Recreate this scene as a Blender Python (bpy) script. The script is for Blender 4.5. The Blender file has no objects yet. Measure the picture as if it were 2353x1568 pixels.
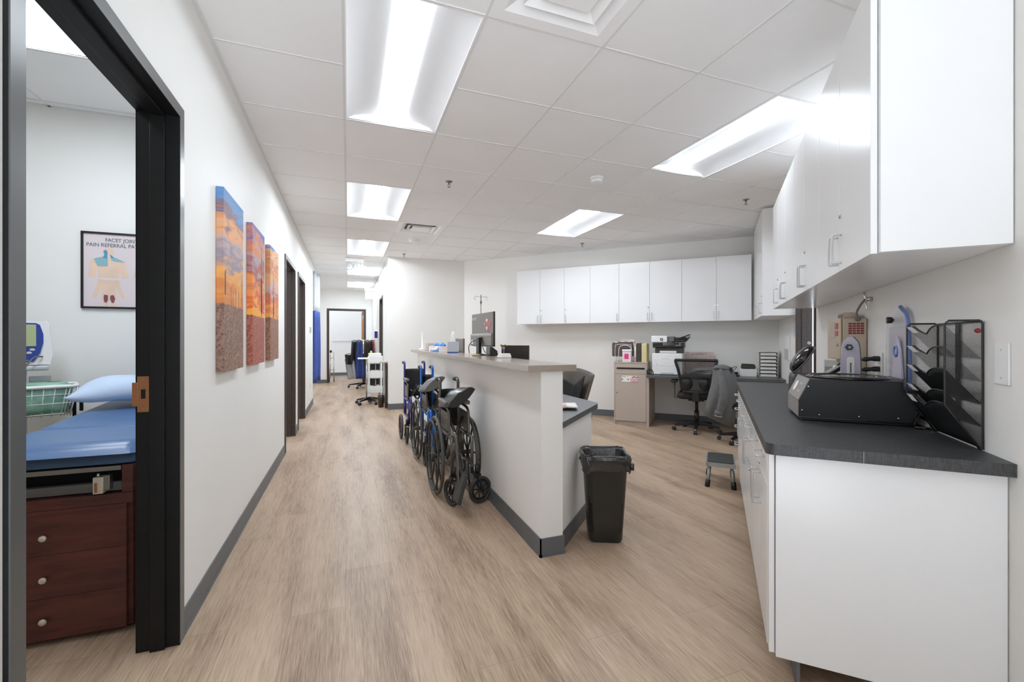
import bpy, bmesh, math, random
from mathutils import Vector, Matrix
random.seed(7)
SC = bpy.context.scene
COL = SC.collection
PI = math.pi
H = 1.205          # eye height
CE = 2.684         # ceiling height
PH = math.radians(45.3)
SP, CP = math.sin(PH), math.cos(PH)

# ------------------------------------------------------------------ camera, world, exposure
cd = bpy.data.cameras.new('camera')
cd.sensor_width = 36.0
cd.lens = 36.0 * 1014.0 / 2353.0
cd.clip_start = 0.02
cam = bpy.data.objects.new('camera', cd)
COL.objects.link(cam)
cam.location = (0, 0, H)
cam.rotation_euler = (math.radians(90), 0, math.radians(-20.41))
SC.camera = cam
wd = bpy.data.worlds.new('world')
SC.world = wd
wd.use_nodes = True
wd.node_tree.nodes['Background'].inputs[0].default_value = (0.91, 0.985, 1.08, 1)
wtc = wd.node_tree.nodes.new('ShaderNodeTexCoord')      # added fill, no real source: stronger from below to lift ceiling and undersides
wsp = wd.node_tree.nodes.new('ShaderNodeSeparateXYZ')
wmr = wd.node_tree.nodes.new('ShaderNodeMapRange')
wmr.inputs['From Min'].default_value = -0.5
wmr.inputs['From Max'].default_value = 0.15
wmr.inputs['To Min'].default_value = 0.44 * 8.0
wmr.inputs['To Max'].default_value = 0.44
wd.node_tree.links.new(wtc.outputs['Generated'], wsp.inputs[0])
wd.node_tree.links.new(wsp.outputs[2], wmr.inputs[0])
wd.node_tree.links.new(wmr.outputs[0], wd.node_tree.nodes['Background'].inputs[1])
SC.view_settings.view_transform = 'Standard'
SC.view_settings.look = 'None'
SC.view_settings.exposure = 1.2
SC.view_settings.gamma = 1.0
SC.cycles.use_denoising = True
SC.cycles.max_bounces = 12
SC.cycles.diffuse_bounces = 9
SC.cycles.transparent_max_bounces = 12
SC.cycles.sample_clamp_indirect = 4.0
LAMP = 20       # radiance of the ceiling light lenses


# ------------------------------------------------------------------ helpers
def W(s, t):
    return (s * SP + t * CP, s * CP - t * SP)


def lin(c):
    c = c / 255.0
    return c / 12.92 if c <= 0.04045 else ((c + 0.055) / 1.055) ** 2.4


def rgb(c):
    return (lin(c[0]), lin(c[1]), lin(c[2]), 1.0)


def nd(nt, kind, **kw):
    n = nt.nodes.new(kind)
    for k, v in kw.items():
        setattr(n, k, v)
    return n


def mat(name, c, rough=0.6, metal=0.0, var=0.04, scale=8.0, bump=0.0, bscale=200.0, stretch=(1, 1, 1), spec=0.5, coat=0.0, trans=0.0, alpha=1.0, emit=0.0, c2=None):
    m = bpy.data.materials.new(name)
    m.use_nodes = True
    nt = m.node_tree
    b = nt.nodes['Principled BSDF']
    tc = nd(nt, 'ShaderNodeTexCoord')
    mp = nd(nt, 'ShaderNodeMapping')
    mp.inputs['Scale'].default_value = stretch
    nt.links.new(tc.outputs['Object'], mp.inputs['Vector'])
    nz = nd(nt, 'ShaderNodeTexNoise')
    nz.inputs['Scale'].default_value = scale
    nz.inputs['Detail'].default_value = 4
    nt.links.new(mp.outputs[0], nz.inputs['Vector'])
    rp = nd(nt, 'ShaderNodeValToRGB')
    a = rgb(c)
    if c2 is None:
        k = 1 - var
        lo = (a[0] * k, a[1] * k, a[2] * k, 1)
        k = 1 + var
        hi = (min(1, a[0] * k), min(1, a[1] * k), min(1, a[2] * k), 1)
    else:
        lo, hi = a, rgb(c2)
    rp.color_ramp.elements[0].color = lo
    rp.color_ramp.elements[0].position = 0.35
    rp.color_ramp.elements[1].color = hi
    rp.color_ramp.elements[1].position = 0.65
    nt.links.new(nz.outputs[0], rp.inputs[0])
    nt.links.new(rp.outputs[0], b.inputs['Base Color'])
    b.inputs['Roughness'].default_value = rough
    b.inputs['Metallic'].default_value = metal
    b.inputs['Specular IOR Level'].default_value = spec
    b.inputs['Coat Weight'].default_value = coat
    b.inputs['Transmission Weight'].default_value = trans
    b.inputs['Alpha'].default_value = alpha
    if emit:
        b.inputs['Emission Color'].default_value = a
        b.inputs['Emission Strength'].default_value = emit
    if bump:
        n2 = nd(nt, 'ShaderNodeTexNoise')
        n2.inputs['Scale'].default_value = bscale
        n2.inputs['Detail'].default_value = 3
        nt.links.new(mp.outputs[0], n2.inputs['Vector'])
        bp = nd(nt, 'ShaderNodeBump')
        bp.inputs['Strength'].default_value = bump
        bp.inputs['Distance'].default_value = 0.002
        nt.links.new(n2.outputs[0], bp.inputs['Height'])
        nt.links.new(bp.outputs[0], b.inputs['Normal'])
    return m


def smooth_path(pts, n=6, closed=False):
    P = [Vector(p) for p in pts]
    out = []
    N = len(P)
    rng = N if closed else N - 1
    for i in range(rng):
        p1, p2 = P[i], P[(i + 1) % N]
        p0 = P[(i - 1) % N] if (closed or i > 0) else p1
        p3 = P[(i + 2) % N] if (closed or i + 2 < N) else p2
        for k in range(n):
            t = k / n
            out.append(0.5 * ((2 * p1) + (p2 - p0) * t + (2 * p0 - 5 * p1 + 4 * p2 - p3) * t * t + (3 * p1 - p0 - 3 * p2 + p3) * t ** 3))
    if not closed:
        out.append(P[-1])
    return out


class MB:
    def __init__(self):
        self.bm = bmesh.new()
        self.mats = []

    def mi(self, m):
        if m not in self.mats:
            self.mats.append(m)
        return self.mats.index(m)

    def _fin(self, faces, m, sm=False):
        i = self.mi(m)
        for f in faces:
            f.material_index = i
            f.smooth = sm

    def box(self, x0, x1, y0, y1, z0, z1, m, bev=0.0, M=None, seg=2):
        if x0 > x1: x0, x1 = x1, x0
        if y0 > y1: y0, y1 = y1, y0
        if z0 > z1: z0, z1 = z1, z0
        bm = self.bm
        v = [bm.verts.new((x, y, z)) for x in (x0, x1) for y in (y0, y1) for z in (z0, z1)]
        idx = [(0, 1, 3, 2), (4, 6, 7, 5), (0, 4, 5, 1), (2, 3, 7, 6), (0, 2, 6, 4), (1, 5, 7, 3)]
        fs = [bm.faces.new([v[i] for i in q]) for q in idx]
        self._fin(fs, m)
        if bev:
            es = list({e for f in fs for e in f.edges})
            r = bmesh.ops.bevel(bm, geom=es, offset=bev, segments=seg, affect='EDGES', profile=0.7)
            self._fin(r['faces'], m, True)
            v = list({q for f in r['faces'] for q in f.verts} | {q for f in fs if f.is_valid for q in f.verts})
        if M is not None:
            bmesh.ops.transform(bm, matrix=M, verts=v)
        return self

    def tube(self, pts, r, m, seg=8, closed=False, caps=True, rad=None):
        bm = self.bm
        P = [Vector(p) for p in pts]
        n = len(P)
        T = []
        for i in range(n):
            a = P[(i - 1) % n] if (closed or i > 0) else P[i]
            b = P[(i + 1) % n] if (closed or i < n - 1) else P[i]
            d = b - a
            T.append(d.normalized() if d.length > 1e-9 else Vector((0, 0, 1)))
        up = Vector((0, 0, 1)) if abs(T[0].z) < 0.9 else Vector((1, 0, 0))
        u = T[0].cross(up).normalized()
        rings = []
        for i in range(n):
            u = (u - T[i] * u.dot(T[i]))
            u = u.normalized() if u.length > 1e-6 else T[i].orthogonal().normalized()
            w = T[i].cross(u)
            ri = r if rad is None else rad[i]
            rings.append([bm.verts.new(P[i] + (u * math.cos(2 * PI * k / seg) + w * math.sin(2 * PI * k / seg)) * ri) for k in range(seg)])
        fs = []
        for i in range(n if closed else n - 1):
            A, B = rings[i], rings[(i + 1) % n]
            for k in range(seg):
                k2 = (k + 1) % seg
                try:
                    fs.append(bm.faces.new((A[k], A[k2], B[k2], B[k])))
                except ValueError:
                    pass
        self._fin(fs, m, True)
        if caps and not closed:
            self._fin([bm.faces.new(rings[0][::-1]), bm.faces.new(rings[-1])], m)
        return self

    def cyl(self, p0, p1, r, m, seg=16, r2=None):
        return self.tube([p0, p1], r, m, seg, rad=[r, r if r2 is None else r2])

    def torus(self, c, ax, R, r, m, seg=32, s2=8, sq=1.0):
        c = Vector(c)
        ax = Vector(ax).normalized()
        u = ax.orthogonal().normalized()
        w = ax.cross(u)
        return self.tube([c + (u * math.cos(2 * PI * k / seg) + w * math.sin(2 * PI * k / seg) * sq) * R for k in range(seg)], r, m, s2, closed=True)

    def lathe(self, prof, m, seg=24, c=(0, 0, 0), sx=1, sy=1, M=None, cap=True):
        bm = self.bm
        rings = []
        allv = []
        for (r, z) in prof:
            rg = [bm.verts.new((c[0] + r * sx * math.cos(2 * PI * k / seg), c[1] + r * sy * math.sin(2 * PI * k / seg), c[2] + z)) for k in range(seg)]
            rings.append(rg)
            allv += rg
        fs = []
        for A, B in zip(rings[:-1], rings[1:]):
            for k in range(seg):
                k2 = (k + 1) % seg
                fs.append(bm.faces.new((A[k], A[k2], B[k2], B[k])))
        self._fin(fs, m, True)
        if cap:
            self._fin([bm.faces.new(rings[0][::-1]), bm.faces.new(rings[-1])], m)
        if M is not None:
            bmesh.ops.transform(bm, matrix=M, verts=allv)
        return self

    def loft(self, rings, m, cap=True, sm=True, closed=True):
        """rings: lists of points with equal counts"""
        bm = self.bm
        R = [[bm.verts.new(p) for p in rg] for rg in rings]
        fs = []
        n = len(R[0])
        for A, B in zip(R[:-1], R[1:]):
            for k in range(n if closed else n - 1):
                k2 = (k + 1) % n
                fs.append(bm.faces.new((A[k], A[k2], B[k2], B[k])))
        self._fin(fs, m, sm)
        if cap and closed:
            self._fin([bm.faces.new(R[0][::-1]), bm.faces.new(R[-1])], m)
        return self

    def prism(self, poly, ax, a0, a1, m, sm=False, bev=0.0):
        """poly: 2D points; ax 'x': (y,z) extruded along x; 'y': (x,z); 'z': (x,y)"""
        bm = self.bm

        def P(p, a):
            return {'x': (a, p[0], p[1]), 'y': (p[0], a, p[1]), 'z': (p[0], p[1], a)}[ax]
        A = [bm.verts.new(P(p, a0)) for p in poly]
        B = [bm.verts.new(P(p, a1)) for p in poly]
        fs = [bm.faces.new(A[::-1]), bm.faces.new(B)]
        n = len(poly)
        sd = [bm.faces.new((A[k], A[(k + 1) % n], B[(k + 1) % n], B[k])) for k in range(n)]
        self._fin(fs, m)
        self._fin(sd, m, sm)
        if bev:
            es = list({e for f in fs for e in f.edges})
            r = bmesh.ops.bevel(bm, geom=es, offset=bev, segments=2, affect='EDGES', profile=0.7)
            self._fin(r['faces'], m, True)
        return self

    def quad(self, a, b, c, d, m):
        f = self.bm.faces.new([self.bm.verts.new(p) for p in (a, b, c, d)])
        self._fin([f], m)
        return self

    def sheet(self, fn, nu, nv, m, th=0.0, sm=True):
        """fn(u,v) -> point; thick sheet"""
        bm = self.bm
        G = [[Vector(fn(i / nu, j / nv)) for j in range(nv + 1)] for i in range(nu + 1)]
        if th:
            N = []
            for i in range(nu + 1):
                row = []
                for j in range(nv + 1):
                    du = G[min(i + 1, nu)][j] - G[max(i - 1, 0)][j]
                    dv = G[i][min(j + 1, nv)] - G[i][max(j - 1, 0)]
                    nn = du.cross(dv)
                    row.append(nn.normalized() if nn.length > 1e-12 else Vector((0, 0, 1)))
                N.append(row)
            A = [[bm.verts.new(G[i][j] + N[i][j] * th / 2) for j in range(nv + 1)] for i in range(nu + 1)]
            B = [[bm.verts.new(G[i][j] - N[i][j] * th / 2) for j in range(nv + 1)] for i in range(nu + 1)]
        else:
            A = [[bm.verts.new(G[i][j]) for j in range(nv + 1)] for i in range(nu + 1)]
            B = None
        fs = []
        for i in range(nu):
            for j in range(nv):
                fs.append(bm.faces.new((A[i][j], A[i + 1][j], A[i + 1][j + 1], A[i][j + 1])))
                if B:
                    fs.append(bm.faces.new((B[i][j], B[i][j + 1], B[i + 1][j + 1], B[i + 1][j])))
        if B:
            for i in range(nu):
                fs.append(bm.faces.new((A[i][0], B[i][0], B[i + 1][0], A[i + 1][0])))
                fs.append(bm.faces.new((A[i][nv], A[i + 1][nv], B[i + 1][nv], B[i][nv])))
            for j in range(nv):
                fs.append(bm.faces.new((A[0][j], A[0][j + 1], B[0][j + 1], B[0][j])))
                fs.append(bm.faces.new((A[nu][j], B[nu][j], B[nu][j + 1], A[nu][j + 1])))
        self._fin(fs, m, sm)
        return self

    def obj(self, name, parent=None, loc=(0, 0, 0), rot=(0, 0, 0)):
        bmesh.ops.recalc_face_normals(self.bm, faces=self.bm.faces)
        me = bpy.data.meshes.new(name)
        self.bm.to_mesh(me)
        self.bm.free()
        for m in self.mats:
            me.materials.append(m)
        o = bpy.data.objects.new(name, me)
        COL.objects.link(o)
        o.location = loc
        o.rotation_euler = rot
        if parent is not None:
            o.parent = parent
        return o


def thing(name, label, cat, loc=(0, 0, 0), rz=0.0, group=None, R=False):
    o = bpy.data.objects.new(name, None)
    o.empty_display_size = 0.05
    COL.objects.link(o)
    if R:      # loc = (t, s, z) in the frame of the diagonal walls
        x, y = W(loc[1], loc[0])
        o.location = (x, y, loc[2])
        o.rotation_euler = (0, 0, -PH + rz)
    else:
        o.location = loc
        o.rotation_euler = (0, 0, rz)
    o['label'] = label
    o['category'] = cat
    if group:
        o['group'] = group
    return o


def tag(o, label, cat, group=None):
    o['label'] = label
    o['category'] = cat
    if group:
        o['group'] = group
    return o


def struct(mb, name, R=False):
    o = mb.obj(name, rot=(0, 0, -PH) if R else (0, 0, 0))
    o['kind'] = 'structure'
    return o


def top(mb, name, label, cat, loc, rz=0.0, group=None, R=False, tilt=(0, 0)):
    """a thing that is one mesh"""
    if R:
        x, y = W(loc[1], loc[0])
        o = mb.obj(name, loc=(x, y, loc[2]), rot=(tilt[0], tilt[1], -PH + rz))
    else:
        o = mb.obj(name, loc=loc, rot=(tilt[0], tilt[1], rz))
    return tag(o, label, cat, group)


def dup(root, label=None, group=None):
    r = root.copy()
    COL.objects.link(r)
    if label: r['label'] = label
    if group: r['group'] = group
    for ch in list(root.children):
        c = ch.copy()
        COL.objects.link(c)
        c.parent = r
        for g in list(ch.children):
            d = g.copy()
            COL.objects.link(d)
            d.parent = c
    return r


def place(o, loc, rz=0.0, R=False):
    if R:
        x, y = W(loc[1], loc[0])
        o.location = (x, y, loc[2])
        o.rotation_euler[2] = -PH + rz
    else:
        o.location = loc
        o.rotation_euler[2] = rz
    return o


def lettering(name, body, size, m, parent, loc, rot, ext=0.0006, align='CENTER', sx=1.0, shear=0.0):
    cu = bpy.data.curves.new(name, 'FONT')
    cu.body = body
    cu.size = size
    cu.extrude = ext
    cu.align_x = align
    cu.shear = shear
    cu.materials.append(m)
    o = bpy.data.objects.new(name, cu)
    COL.objects.link(o)
    dg = bpy.context.evaluated_depsgraph_get()
    dg.update()
    me = bpy.data.meshes.new_from_object(o.evaluated_get(dg))
    bpy.data.objects.remove(o)
    o = bpy.data.objects.new(name, me)
    COL.objects.link(o)
    o.parent = parent
    o.location = loc
    o.rotation_euler = rot
    o.scale = (sx, 1, 1)
    return o


def ink_marks(m, parent, x, y, z, w_, h_, n, gap=0.35):
    """a line of print too small to read: short upright strokes of uneven width on a face looking along -y"""
    q = MB()
    rnd = random.Random(int(w_ * 1e5) + n)
    p = w_ / n
    for k in range(n):
        if rnd.random() < 0.12:
            continue
        a = x + k * p
        hh = h_ * (1.0 if rnd.random() < 0.35 else 0.72)
        q.box(a, a + p * (1 - gap) * rnd.uniform(0.7, 1.0), y - 0.0003, y + 0.0003, z, z + hh, m)
    return q.obj('lettering', parent)


# ------------------------------------------------------------------ materials
M = {}
M['wall'] = mat('wall_paint', (238, 238, 235), 0.55, var=0.01, scale=2, bump=0.05, bscale=300, spec=0.35)
M['wall2'] = mat('wall_paint_warm', (234, 232, 228), 0.6, var=0.01, scale=2, bump=0.05, bscale=300, spec=0.3)
M['white'] = mat('white_laminate', (236, 236, 236), 0.22, var=0.006, scale=3, bump=0.03, bscale=500, spec=0.45)
M['whitep'] = mat('white_plastic', (238, 238, 236), 0.4, var=0.01)
M['chromew'] = mat('brushed_white_metal', (198, 198, 198), 0.3, metal=0.45, var=0.02)
M['tile'] = mat('ceiling_tile', (242, 242, 242), 0.9, var=0.012, scale=2.5, bump=0.15, bscale=260, spec=0.2)
M['tbar'] = mat('ceiling_grid_paint', (226, 226, 226), 0.5, var=0.02, spec=0.4)
M['refl'] = mat('fixture_reflector', (214, 214, 214), 0.5, var=0.01)
M['fixt'] = mat('fixture_white', (245, 245, 245), 0.5, var=0.01)
M['base'] = mat('grey_rubber_base', (98, 100, 103), 0.45, var=0.06, scale=6)
M['dark'] = mat('black_bronze_frame', (20, 20, 20), 0.5, var=0.12, scale=30, bump=0.06, bscale=900, spec=0.3)
M['brown'] = mat('dark_brown_frame', (62, 50, 44), 0.38, var=0.12, scale=30, spec=0.5)
M['grey_face'] = mat('satin_frame_face', (96, 98, 98), 0.3, metal=0.3, var=0.05, stretch=(1, 1, 0.1))
M['black'] = mat('black_plastic', (28, 28, 28), 0.4, var=0.1)
M['blackg'] = mat('black_gloss', (16, 16, 17), 0.12, var=0.1, spec=0.6)
M['blackm'] = mat('black_powder_coat', (24, 24, 25), 0.38, var=0.15, scale=400, bump=0.4, bscale=700)
M['rubber'] = mat('dark_rubber', (52, 52, 50), 0.55, var=0.1)
M['greyp'] = mat('grey_plastic', (105, 104, 101), 0.5, var=0.05)
M['lgrey'] = mat('light_grey_plastic', (190, 192, 195), 0.45, var=0.03)
M['chrome'] = mat('chrome', (205, 204, 200), 0.16, metal=1.0, var=0.03)
M['steel'] = mat('brushed_steel', (150, 148, 144), 0.35, metal=0.9, var=0.06)
M['brass'] = mat('satin_brass', (176, 122, 84), 0.35, metal=0.75, var=0.05, scale=40)
M['beige'] = mat('beige_laminate', (188, 174, 162), 0.5, var=0.02)
M['beigem'] = mat('beige_metal', (196, 178, 156), 0.5, var=0.02)
M['taupe'] = mat('taupe_solid_surface', (158, 145, 132), 0.18, var=0.05, scale=60, spec=0.5)
M['vinyl'] = mat('black_vinyl', (24, 23, 23), 0.3, var=0.1, scale=20, bump=0.5, bscale=60, spec=0.5)
M['greyv'] = mat('grey_nylon', (112, 106, 100), 0.6, var=0.06, bump=0.2, bscale=600)
M['red'] = mat('red_plastic', (190, 45, 50), 0.4, var=0.05)
M['darkred'] = mat('deep_red', (130, 25, 30), 0.5, var=0.05)
M['pink'] = mat('pink_paper', (235, 60, 135), 0.6, var=0.03)
M['paper'] = mat('paper_white', (236, 234, 228), 0.8, var=0.02)
M['cream'] = mat('cream_paper', (226, 212, 160), 0.8, var=0.04, scale=40, stretch=(1, 1, 8))
M['manila'] = mat('tan_card', (190, 178, 166), 0.8, var=0.03)
M['slotdark'] = mat('dark_slot', (12, 12, 12), 0.8, var=0.0)
M['bluefr'] = mat('blue_metallic_paint', (30, 100, 185), 0.25, metal=0.5, var=0.04, spec=0.6)
M['navyfr'] = mat('indigo_metallic_paint', (52, 50, 122), 0.28, metal=0.5, var=0.04, spec=0.6)
M['greyfr'] = mat('graphite_tube', (98, 94, 88), 0.28, metal=0.8, var=0.05)
M['tyre'] = mat('grey_tyre', (78, 76, 72), 0.55, var=0.06, bump=0.2, bscale=300)
M['blkfab'] = mat('black_fabric', (30, 29, 29), 0.7, var=0.15, scale=20, bump=0.4, bscale=500)
M['bin'] = mat('dark_bin_plastic', (44, 44, 40), 0.4, var=0.08)
M['liner'] = mat('black_liner_film', (42, 41, 40), 0.16, var=0.2, scale=15, bump=0.9, bscale=45, spec=0.8)
M['padblue'] = mat('blue_vinyl', (84, 116, 160), 0.33, var=0.06, scale=5, bump=0.15, bscale=120, spec=0.5)
M['pillow'] = mat('pale_blue_paper', (196, 214, 238), 0.75, var=0.02, scale=12, bump=0.5, bscale=40)
M['teal'] = mat('green_plastic_bag', (160, 200, 180), 0.3, var=0.12, scale=14, c2=(110, 160, 142), bump=1.0, bscale=60)
M['bagclr'] = mat('clear_bag_film', (205, 212, 206), 0.25, var=0.1, scale=12, alpha=0.45, bump=1.0, bscale=50)
M['medblue'] = mat('monitor_blue', (38, 66, 150), 0.35, var=0.03)
M['lcd'] = mat('lcd_green', (178, 188, 142), 0.3, var=0.03)
M['gown'] = mat('light_mesh_net', (225, 228, 232), 0.8, var=0.03, alpha=0.55)
M['curtain'] = mat('blue_curtain_cloth', (62, 84, 156), 0.75, var=0.08, scale=10)
M['navycl'] = mat('navy_apron_cloth', (46, 62, 122), 0.55, var=0.1, scale=12, bump=0.5, bscale=40)
M['redcl'] = mat('red_apron_cloth', (222, 62, 52), 0.55, var=0.08, bump=0.4, bscale=40)
M['blkcl'] = mat('black_apron_cloth', (30, 28, 28), 0.6, var=0.1, bump=0.5, bscale=40)
M['brncl'] = mat('olive_brown_cloth', (62, 56, 48), 0.6, var=0.1, bump=0.5, bscale=40)
M['grycl'] = mat('grey_apron_cloth', (158, 160, 160), 0.6, var=0.05, bump=0.3, bscale=40)
M['denim'] = mat('grey_tweed', (116, 116, 116), 0.9, var=0.1, scale=300, c2=(92, 92, 93), bump=0.5, bscale=400)
M['olive'] = mat('olive_cloth', (62, 66, 52), 0.8, var=0.1, bump=0.4, bscale=60)
M['lilac'] = mat('lavender_plastic', (196, 190, 204), 0.4, var=0.02)
M['acryl'] = mat('clear_acrylic', (226, 226, 230), 0.12, var=0.0, alpha=0.32)
M['acrylb'] = mat('blue_acrylic_edge', (112, 136, 196), 0.25, var=0.03)
M['smoke'] = mat('smoky_plastic', (108, 108, 112), 0.25, var=0.05, alpha=0.8)
M['shell'] = mat('taupe_leather', (96, 86, 76), 0.45, var=0.05, scale=6)
M['silverp'] = mat('silver_tissue_card', (184, 189, 196), 0.4, var=0.03)
M['bluecd'] = mat('royal_blue_card', (34, 74, 150), 0.5, var=0.03)
M['glove'] = mat('blue_nitrile', (70, 140, 215), 0.4, var=0.1, bump=0.6, bscale=80)
M['ink'] = mat('slate_ink', (92, 108, 122), 0.7, var=0.0)
M['inkb'] = mat('grey_ink', (118, 118, 120), 0.7, var=0.0)
M['exitg'] = mat('exit_letter_grey', (158, 160, 158), 0.5, var=0.0)
M['knob'] = mat('pearl_knob', (214, 206, 190), 0.25, metal=0.4, var=0.03)
M['silver'] = mat('silver_grey_paint', (168, 168, 166), 0.35, metal=0.5, var=0.03)
M['monback'] = mat('monitor_back_plastic', (112, 102, 92), 0.32, var=0.03, scale=40, stretch=(1, 1, 10))
M['monback2'] = mat('monitor_dark_panel', (52, 50, 48), 0.2, var=0.06)
M['ctrl'] = mat('grey_control_panel', (142, 136, 130), 0.4, var=0.03)
M['wood2'] = mat('honey_door_edge', (172, 120, 72), 0.5, var=0.05)


def mat_floor():
    m = bpy.data.materials.new('vinyl_plank_floor')
    m.use_nodes = True
    nt = m.node_tree
    L = nt.links.new
    b = nt.nodes['Principled BSDF']
    tc = nd(nt, 'ShaderNodeTexCoord')
    # plank layout: bricks running along the corridor
    mp = nd(nt, 'ShaderNodeMapping')
    mp.inputs['Rotation'].default_value = (0, 0, PI / 2)
    mp.inputs['Location'].default_value = (0.3, 0.01, 0)
    L(tc.outputs['Object'], mp.inputs[0])
    br = nd(nt, 'ShaderNodeTexBrick')
    br.offset = 0.37
    br.inputs['Scale'].default_value = 1.0
    br.inputs['Brick Width'].default_value = 0.92
    br.inputs['Row Height'].default_value = 0.2286
    br.inputs['Mortar Size'].default_value = 0.0012
    br.inputs['Mortar Smooth'].default_value = 0.2
    br.inputs['Bias'].default_value = 0.0
    br.inputs['Color1'].default_value = (0, 0, 0, 1)
    br.inputs['Color2'].default_value = (1, 1, 1, 1)
    br.inputs['Mortar'].default_value = (0.5, 0.5, 0.5, 1)
    L(mp.outputs[0], br.inputs[0])
    # broad streaks
    def noise(sc, st, det=3, rough=0.5):
        q = nd(nt, 'ShaderNodeMapping')
        q.inputs['Scale'].default_value = st
        L(tc.outputs['Object'], q.inputs[0])
        n = nd(nt, 'ShaderNodeTexNoise')
        n.inputs['Scale'].default_value = sc
        n.inputs['Detail'].default_value = det
        n.inputs['Roughness'].default_value = rough
        L(q.outputs[0], n.inputs[0])
        return n.outputs[0]
    n1 = noise(1.0, (7.0, 0.9, 1), 3)
    n2 = noise(1.0, (330.0, 9.0, 1), 3, 0.6)
    n3 = noise(1.0, (110.0, 3.0, 1), 2)
    def mth(op, a, b_, c=None):
        q = nd(nt, 'ShaderNodeMath', operation=op)
        for i, v in enumerate((a, b_) if c is None else (a, b_, c)):
            if isinstance(v, (int, float)):
                q.inputs[i].default_value = v
            else:
                L(v, q.inputs[i])
        return q.outputs[0]
    sp = nd(nt, 'ShaderNodeSeparateColor')
    L(br.outputs[0], sp.inputs[0])
    v = mth('MULTIPLY', mth('SUBTRACT', n1, 0.5), 1.0)
    v = mth('ADD', v, mth('MULTIPLY', mth('SUBTRACT', n2, 0.5), 1.15))
    v = mth('ADD', v, mth('MULTIPLY', mth('SUBTRACT', n3, 0.5), 0.55))
    v = mth('ADD', v, mth('MULTIPLY', mth('SUBTRACT', sp.outputs[0], 0.5), 0.13))
    v = mth('ADD', v, 0.5)
    rp = nd(nt, 'ShaderNodeValToRGB')
    cr = rp.color_ramp
    cr.elements[0].position = 0.15
    cr.elements[0].color = rgb((130, 106, 86))
    cr.elements[1].position = 0.85
    cr.elements[1].color = rgb((196, 172, 148))
    e = cr.elements.new(0.48)
    e.color = rgb((172, 148, 125))
    L(v, rp.inputs[0])
    mx = nd(nt, 'ShaderNodeMix', data_type='RGBA')
    mx.inputs[7].default_value = rgb((120, 104, 92))
    L(mth('MULTIPLY', br.outputs[1], 0.55), mx.inputs[0])
    L(rp.outputs[0], mx.inputs[6])
    L(mx.outputs[2], b.inputs['Base Color'])
    b.inputs['Roughness'].default_value = 0.42
    b.inputs['Specular IOR Level'].default_value = 0.35
    bp = nd(nt, 'ShaderNodeBump')
    bp.inputs['Strength'].default_value = 0.15
    bp.inputs['Distance'].default_value = 0.001
    L(n2, bp.inputs['Height'])
    L(bp.outputs[0], b.inputs['Normal'])
    return m


def mat_weave(name, c1, c2, rough=0.35):
    """linen-look laminate: crossed fine threads"""
    m = bpy.data.materials.new(name)
    m.use_nodes = True
    nt = m.node_tree
    L = nt.links.new
    b = nt.nodes['Principled BSDF']
    tc = nd(nt, 'ShaderNodeTexCoord')
    outs = []
    for st in ((40, 600, 600), (600, 40, 40)):
        q = nd(nt, 'ShaderNodeMapping')
        q.inputs['Scale'].default_value = st
        L(tc.outputs['Object'], q.inputs[0])
        n = nd(nt, 'ShaderNodeTexNoise')
        n.inputs['Scale'].default_value = 1
        n.inputs['Detail'].default_value = 2
        L(q.outputs[0], n.inputs[0])
        outs.append(n.outputs[0])
    a = nd(nt, 'ShaderNodeMath', operation='ADD')
    L(outs[0], a.inputs[0]); L(outs[1], a.inputs[1])
    rp = nd(nt, 'ShaderNodeValToRGB')
    rp.color_ramp.elements[0].position = 0.75 / 2 + 0.3
    rp.color_ramp.elements[0].position = 0.82
    rp.color_ramp.elements[1].position = 1.0
    mm = nd(nt, 'ShaderNodeMath', operation='MULTIPLY')
    L(a.outputs[0], mm.inputs[0]); mm.inputs[1].default_value = 0.92
    rp.color_ramp.elements[0].color = rgb(c1)
    rp.color_ramp.elements[1].color = rgb(c2)
    L(mm.outputs[0], rp.inputs[0])
    L(rp.outputs[0], b.inputs['Base Color'])
    b.inputs['Roughness'].default_value = rough
    return m


def mat_wood(name, c1, c2):
    m = bpy.data.materials.new(name)
    m.use_nodes = True
    nt = m.node_tree
    L = nt.links.new
    b = nt.nodes['Principled BSDF']
    tc = nd(nt, 'ShaderNodeTexCoord')
    q = nd(nt, 'ShaderNodeMapping')
    q.inputs['Scale'].default_value = (2.2, 2.2, 16)
    L(tc.outputs['Object'], q.inputs[0])
    n = nd(nt, 'ShaderNodeTexNoise')
    n.inputs['Scale'].default_value = 1.6
    n.inputs['Detail'].default_value = 5
    n.inputs['Distortion'].default_value = 0.8
    L(q.outputs[0], n.inputs[0])
    rp = nd(nt, 'ShaderNodeValToRGB')
    rp.color_ramp.elements[0].position = 0.3
    rp.color_ramp.elements[1].position = 0.7
    rp.color_ramp.elements[0].color = rgb(c1)
    rp.color_ramp.elements[1].color = rgb(c2)
    L(n.outputs[0], rp.inputs[0])
    L(rp.outputs[0], b.inputs['Base Color'])
    b.inputs['Roughness'].default_value = 0.38
    return m


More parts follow.
